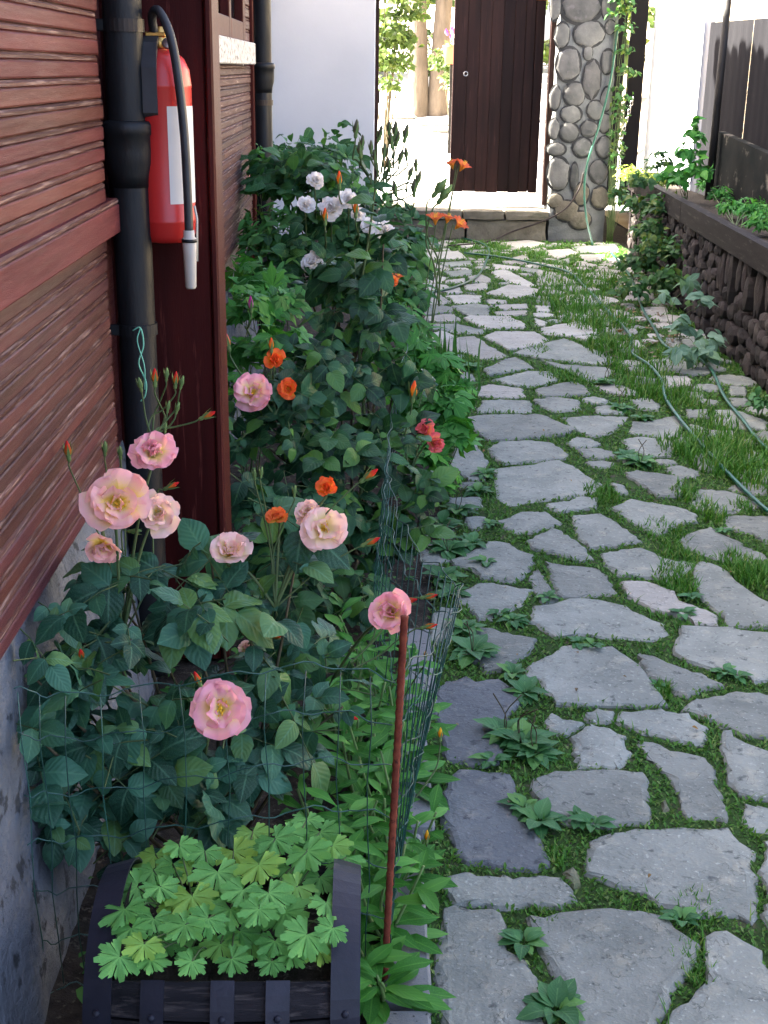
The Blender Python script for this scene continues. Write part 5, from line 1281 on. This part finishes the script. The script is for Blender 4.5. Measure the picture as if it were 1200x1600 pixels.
def blade(t, p, h, w_, a, bend):
    d = Vector((math.cos(a), math.sin(a), 0)); s = Vector((-d.y, d.x, 0))*w_/2; q = p+Vector((0, 0, h*.55))+d*bend*h*.25; e = p+Vector((0, 0, h*.93))+d*bend*h*.8
    k = [t.vert(p+s, 0), t.vert(p-s, 0), t.vert(q-s*.8, .5), t.vert(q+s*.8, .5), t.vert(e, 1)]
    t.face(k[:4]); t.face((k[3], k[2], k[4]))
t = T(); xs, ys = scatter(90000, lambda y: np.clip(2.4/np.maximum(y, 1), .15, 1))
for x, y in zip(xs, ys):
    if nse(x*1.3+4, y*.8) < .1: continue
    blade(t, Vector((x, y, -.02)), random.uniform(.018, .05), .0028+.0004*y, random.uniform(0, 6.28), random.uniform(.2, 1.2))
# taller tufts
TUF = [(890,470,.35,260,.10), (930,500,.32,260,.11), (960,545,.22,220,.11), (880,440,.3,160,.08), (940,440,.3,180,.09), (1000,580,.25,160,.09), (1060,620,.2,140,.09), (1120,720,.18,200,.10), (1170,740,.18,200,.10), (1160,700,.15,140,.09), (1100,690,.14,120,.09), (1060,700,.12,110,.08), (1000,610,.16,110,.08), (1120,660,.12,80,.08), (1055,905,.09,160,.055), (1160,885,.10,170,.06), (1175,900,.09,150,.06), (1110,800,.08,120,.055), (1070,770,.07,110,.055), (1160,790,.05,60,.05), (940,770,.09,130,.05), (1060,870,.09,150,.045), (1040,830,.10,140,.04), (870,585,.12,120,.05), (900,590,.12,120,.05), (1080,1500,.05,120,.035), (770,1000,.1,0,.05), (880,420,.3,120,.07), (765,385,.25,120,.06), (770,400,.2,120,.06), (830,395,.2,110,.06), (850,1430,.04,60,.03), (870,1335,.03,60,.03), (1090,1420,.05,90,.03), (1035,1075,.03,60,.04), (1120,560,.2,90,.07), (1060,560,.2,120,.08), (840,545,.1,80,.04), (720,560,.12,70,.05), (790,500,.12,60,.04)]
for x, y, r_, n, h in TUF:
    g = G(x, y)
    for k in range(int(n*2.2)):
        a = random.uniform(0, 6.28); q = r_*random.random()**.6; blade(t, Vector((g.x+math.cos(a)*q*.8, g.y+math.sin(a)*q*1.5, -.02)), h*random.uniform(.4, 1.15), .003+.0006*g.y, random.uniform(0, 6.28), random.uniform(.2, 1.1))
tag(link('joint_grass', t.mesh('joint_grass', L['grass'], False)), 'short green grass growing between the flagstones and along the hose', 'grass', kind='stuff')
t = T()                                                                   # low litter of leaves on the bed soil
for k in range(1500):
    y = random.uniform(1.9, 7.5); x = random.uniform(-.55, edge_x(y)-.09); a = random.uniform(0, 6.28)
    t.add(LS['small'][k % 5], frame(Vector((x, y, .025)), (math.cos(a), math.sin(a), random.uniform(0, .6)), (0, 0, 1), random.uniform(.015, .04)))
tag(link('bed_weeds', t.mesh('bed_weeds', L['herb'], True)), 'tiny weeds and leaf litter on the dark bed soil', 'weeds', kind='stuff')

# ---- right side greenery
def clump(name, label, cat, base, blobs, n, kind, lm, size, grp=None, limit=120, canes=True):
    r = thing(name, base, label, cat, grp)
    bush(r, [(Vector(c), q) for c, q in blobs], n, kind, lm, size, limit, compound=False, cane='stem', cr_=.003, upb=.7, canes=canes)
    return r
clump('seedling', 'leafy seedlings with pale green leaves at the foot of the planter wall', 'plant', (2.0, 8.0, 0),
      [(G(1075,450,.30), .10), (G(1095,480,.25), .10), (G(1065,520,.15), .10), (G(1110,540,.10), .10), (G(1060,560,.08), .09), (G(1040,470,.2), .07), (G(1090,560,.06), .1)], 130, 'oval', 'rasp', .085)
clump('vine', 'tangled leafy vine hanging over the planter wall near the pillar', 'vine', (2.25, 10.6, 0),
      [(G(1000,330,.55), .16), (G(1020,370,.4), .18), (G(1000,420,.2), .17), (G(1040,330,.6), .15), (G(970,310,.6), .12), (G(1050,400,.3), .17), (G(1000,290,.75), .12), (G(985,460,.08), .14), (G(1030,450,.1), .16), (G(1070,350,.5), .15), (G(1075,400,.35), .16), (G(1055,440,.2), .16), (G(1030,400,.3), .2)], 1700, 'oval', 'creep', .062, None, 150)
clump('young_shrub', 'upright young shrub with light green leaves beside the black pole', 'shrub', (2.55, 10.3, .64),
      [(atY(1085,215,10.2), .10), (atY(1075,245,10.2), .13), (atY(1085,275,10.1), .15), (atY(1060,290,10.1), .12), (atY(1090,190,10.2), .05), (atY(1040,280,10.2), .1)], 230, 'oval', 'lobed', .085, None, 150)
clump('dark_sprig', 'dark thin-leaved sprigs in front of the sunlit fence end', 'plant', (2.5, 11.0, .64),
      [(atY(1030,245,10.9), .10), (atY(1045,260,10.9), .1), (atY(1020,265,10.9), .1)], 70, 'lance', 'creep', .09)
feath = [(G(1150,300,.72), .12), (G(1110,290,.72), .12), (G(1175,330,.72), .12), (G(1195,350,.72), .13), (G(1140,325,.72), .10), (G(1200,310,.72), .14), (G(1230,360,.7), .14), (G(1215,335,.72), .12), (G(1125,305,.72), .1)]
for c, r_ in feath: c.z = .70
clump('carrot_greens', 'feathery bright green leaves growing in the raised bed', 'plant', (2.45, 8.5, .64), feath, 2200, 'lance', 'lobed', .06, None, 100)
sed = [(Vector((2.42+.08*math.sin(k*2), 11.1+k*.11, .70)), .12) for k in range(9)]
clump('stonecrop', 'yellow-green sunlit stonecrop cushion at the far end of the raised bed', 'plant', (2.45, 11.6, .64), sed, 1300, 'small', 'sedum', .035, None, 60, canes=False)
cr2 = [(Vector((2.50+random.uniform(-.05, .05), 13.0, .35+k*.11+random.uniform(-.05, .05))), random.uniform(.06, .13)) for k in range(20)] + [(Vector((2.38, 12.98, 2.1+k*.12)), .12) for k in range(4)]
clump('creeper', 'dark green creeper climbing the right edge of the stone pillar', 'creeper', (2.46, 12.95, 0), cr2, 520, 'small', 'creep', .06, None, 120)
g = G(1192, 655); clump('weed_clump', 'small dark green weed at the wall foot by the right edge', 'plant', (g.x, g.y, 0), [(Vector((g.x, g.y, .06)), .09)], 60, 'oval', 'plant', .05)
dead = T()
for k in range(160):
    q = G(random.uniform(950, 1070), random.uniform(410, 560), .01); a = random.uniform(0, 6.28)
    dead.add(LS['small'][k % 5], frame(q, (math.cos(a), math.sin(a), random.uniform(0, .5)), (0, 0, 1), random.uniform(.03, .06)))
L['dead'] = leafmat('dead_leaf', (.10,.07,.045), (.17,.12,.075), (.25,.14,.04), veins=0)
tag(link('leaf_litter', dead.mesh('leaf_litter', L['dead'], False)), 'brown dry leaves lying under the vine by the planter wall', 'leaf litter', kind='stuff')

fb = T()
for k in range(110):
    y = random.uniform(1.5, 9); x = random.uniform(edge_x(y)+.05, 2.0); a = random.uniform(0, 6.28)
    fb.add(LS['small'][k % 5], frame(Vector((x, y, .012)), (math.cos(a), math.sin(a), .05), (rv(.3)+Vector((0, 0, 1))), random.uniform(.006, .02)))
tag(link('path_litter', fb.mesh('path_litter', L['dead'], False)), 'scattered dry leaf scraps lying on the flagstones', 'leaf litter', kind='stuff')
# ---- the garden beyond the gate
def shrub(name, label, base, blobs, n, lm, size, kind='oval', grp=None, limit=60):
    r = thing(name, base, label, 'shrub', grp)
    bush(r, [(Vector(c), q) for c, q in blobs], n, kind, lm, size, limit, compound=False, cane='cane', cr_=.012, upb=.5)
    return r
def GB(x, y, Y): return atY(x, y, Y)
shrub('shrub', 'sunlit yellow-green shrub just inside the gate opening on the left', (.25, 16.5, .4), [(GB(600,60,16.5), .35), (GB(615,110,16.4), .3), (GB(600,0,16.6), .4), (GB(640,30,16.8), .3), (GB(605,140,16.0), .22), (GB(590,100,16.4), .3), (GB(625,-40,16.8), .4), (GB(620,75,16.6), .3)], 1500, 'bright', .09)
shrub('shrub', 'sunlit shrub with white flowers beside the far garden path', (1.15, 18, .65), [(GB(700,110,18), .25), (GB(710,130,17.8), .2), (GB(690,100,18.2), .2), (GB(715,90,18), .25), (GB(720,140,17.5), .25)], 700, 'bright', .08)
hb = []
for k in range(34): hb.append((Vector((random.uniform(-4, 5), random.uniform(24, 27), random.uniform(1.3, 4.2))), random.uniform(.5, .8)))
shrub('hedge', 'tall sunlit foliage closing the garden far behind the gate', (.5, 25, 1.4), hb, 4200, 'bright', .22, limit=40)
tree = thing('garden_tree', (.95, 20.5, .9), 'pale double-trunked tree in the sunny garden behind the gate', 'tree')
for dx, lean in ((-.12, -.05), (.16, .06)):
    tb = Vector((.95+dx, 20.5, .8)); part('trunk', tube(smooth_path([tb, tb+Vector((lean*.4, 0, .9)), tb+Vector((lean*1.4, 0, 2.2)), tb+Vector((lean*3, 0, 3.6))]), [.17-.004*i for i in range(19)], 12), M['bark'], tree, True)
crn = [(Vector((.95+random.uniform(-1.4, 1.4), 20.5+random.uniform(-1.2, 1.2), 4.4+random.uniform(-.6, 1.2))), random.uniform(.5, .8)) for k in range(9)]
items = []
for c, r_ in crn:
    for k in range(170):
        d = rv().normalized(); p = c+d*r_*random.uniform(.4, 1); items.append(('small', frame(p, rv(), (0, 0, 1), random.uniform(.10, .18)), random.random()))
tt = T()
for kd, m, _ in items: tt.add(LS[kd][random.randrange(5)], Matrix.Translation(-Vector(tree.location)) @ m)
o = link('crown', tt.mesh('crown', L['bright'], True), tree); o['kind'] = 'stuff'
fp = thing('flower_pot', (1.28, 17.2, .52), 'terracotta pot of purple flowers on the left edge of the plank gate', 'flower pot')
pc = atY(707, 74, 17.2)
fp.location = (pc.x, pc.y, pc.z-.1)
t = lathe([(.09, -.1), (.12, .1), (.13, .12), (.11, .12)], 14); link('pot', t.mesh('pot', M['terracotta'], True), fp)
t = box(-.02, .02, .05, .09, -1.2, -.1); link('stand', t.mesh('stand', M['dkpost'], False), fp)
for k in range(14):
    d = rv(.12); d.z = abs(d.z)+.18; link('flower', BUD.mesh('flower', PT['magenta'], True) if k == 0 else bpy.data.meshes['flower'], fp, frame(d, (1, 0, 0), (d.x, d.y, 1), .07))
for k in range(7, 14):
    yy = 15.4+k*.55; xx = .55+.35*math.sin(k*1.9)+.03*k
    o = link('garden_slab', pebble(.32, .22, .05, 500+k, 9, 4, .2).mesh('garden_slab', M['slate_warm'], False), None, Matrix.Translation((xx, yy, gz(xx, yy)+.01)))
    tag(o, 'pale sunlit stepping slab on the rising garden path beyond the gate', 'slab', 'stepping slabs beyond the gate')
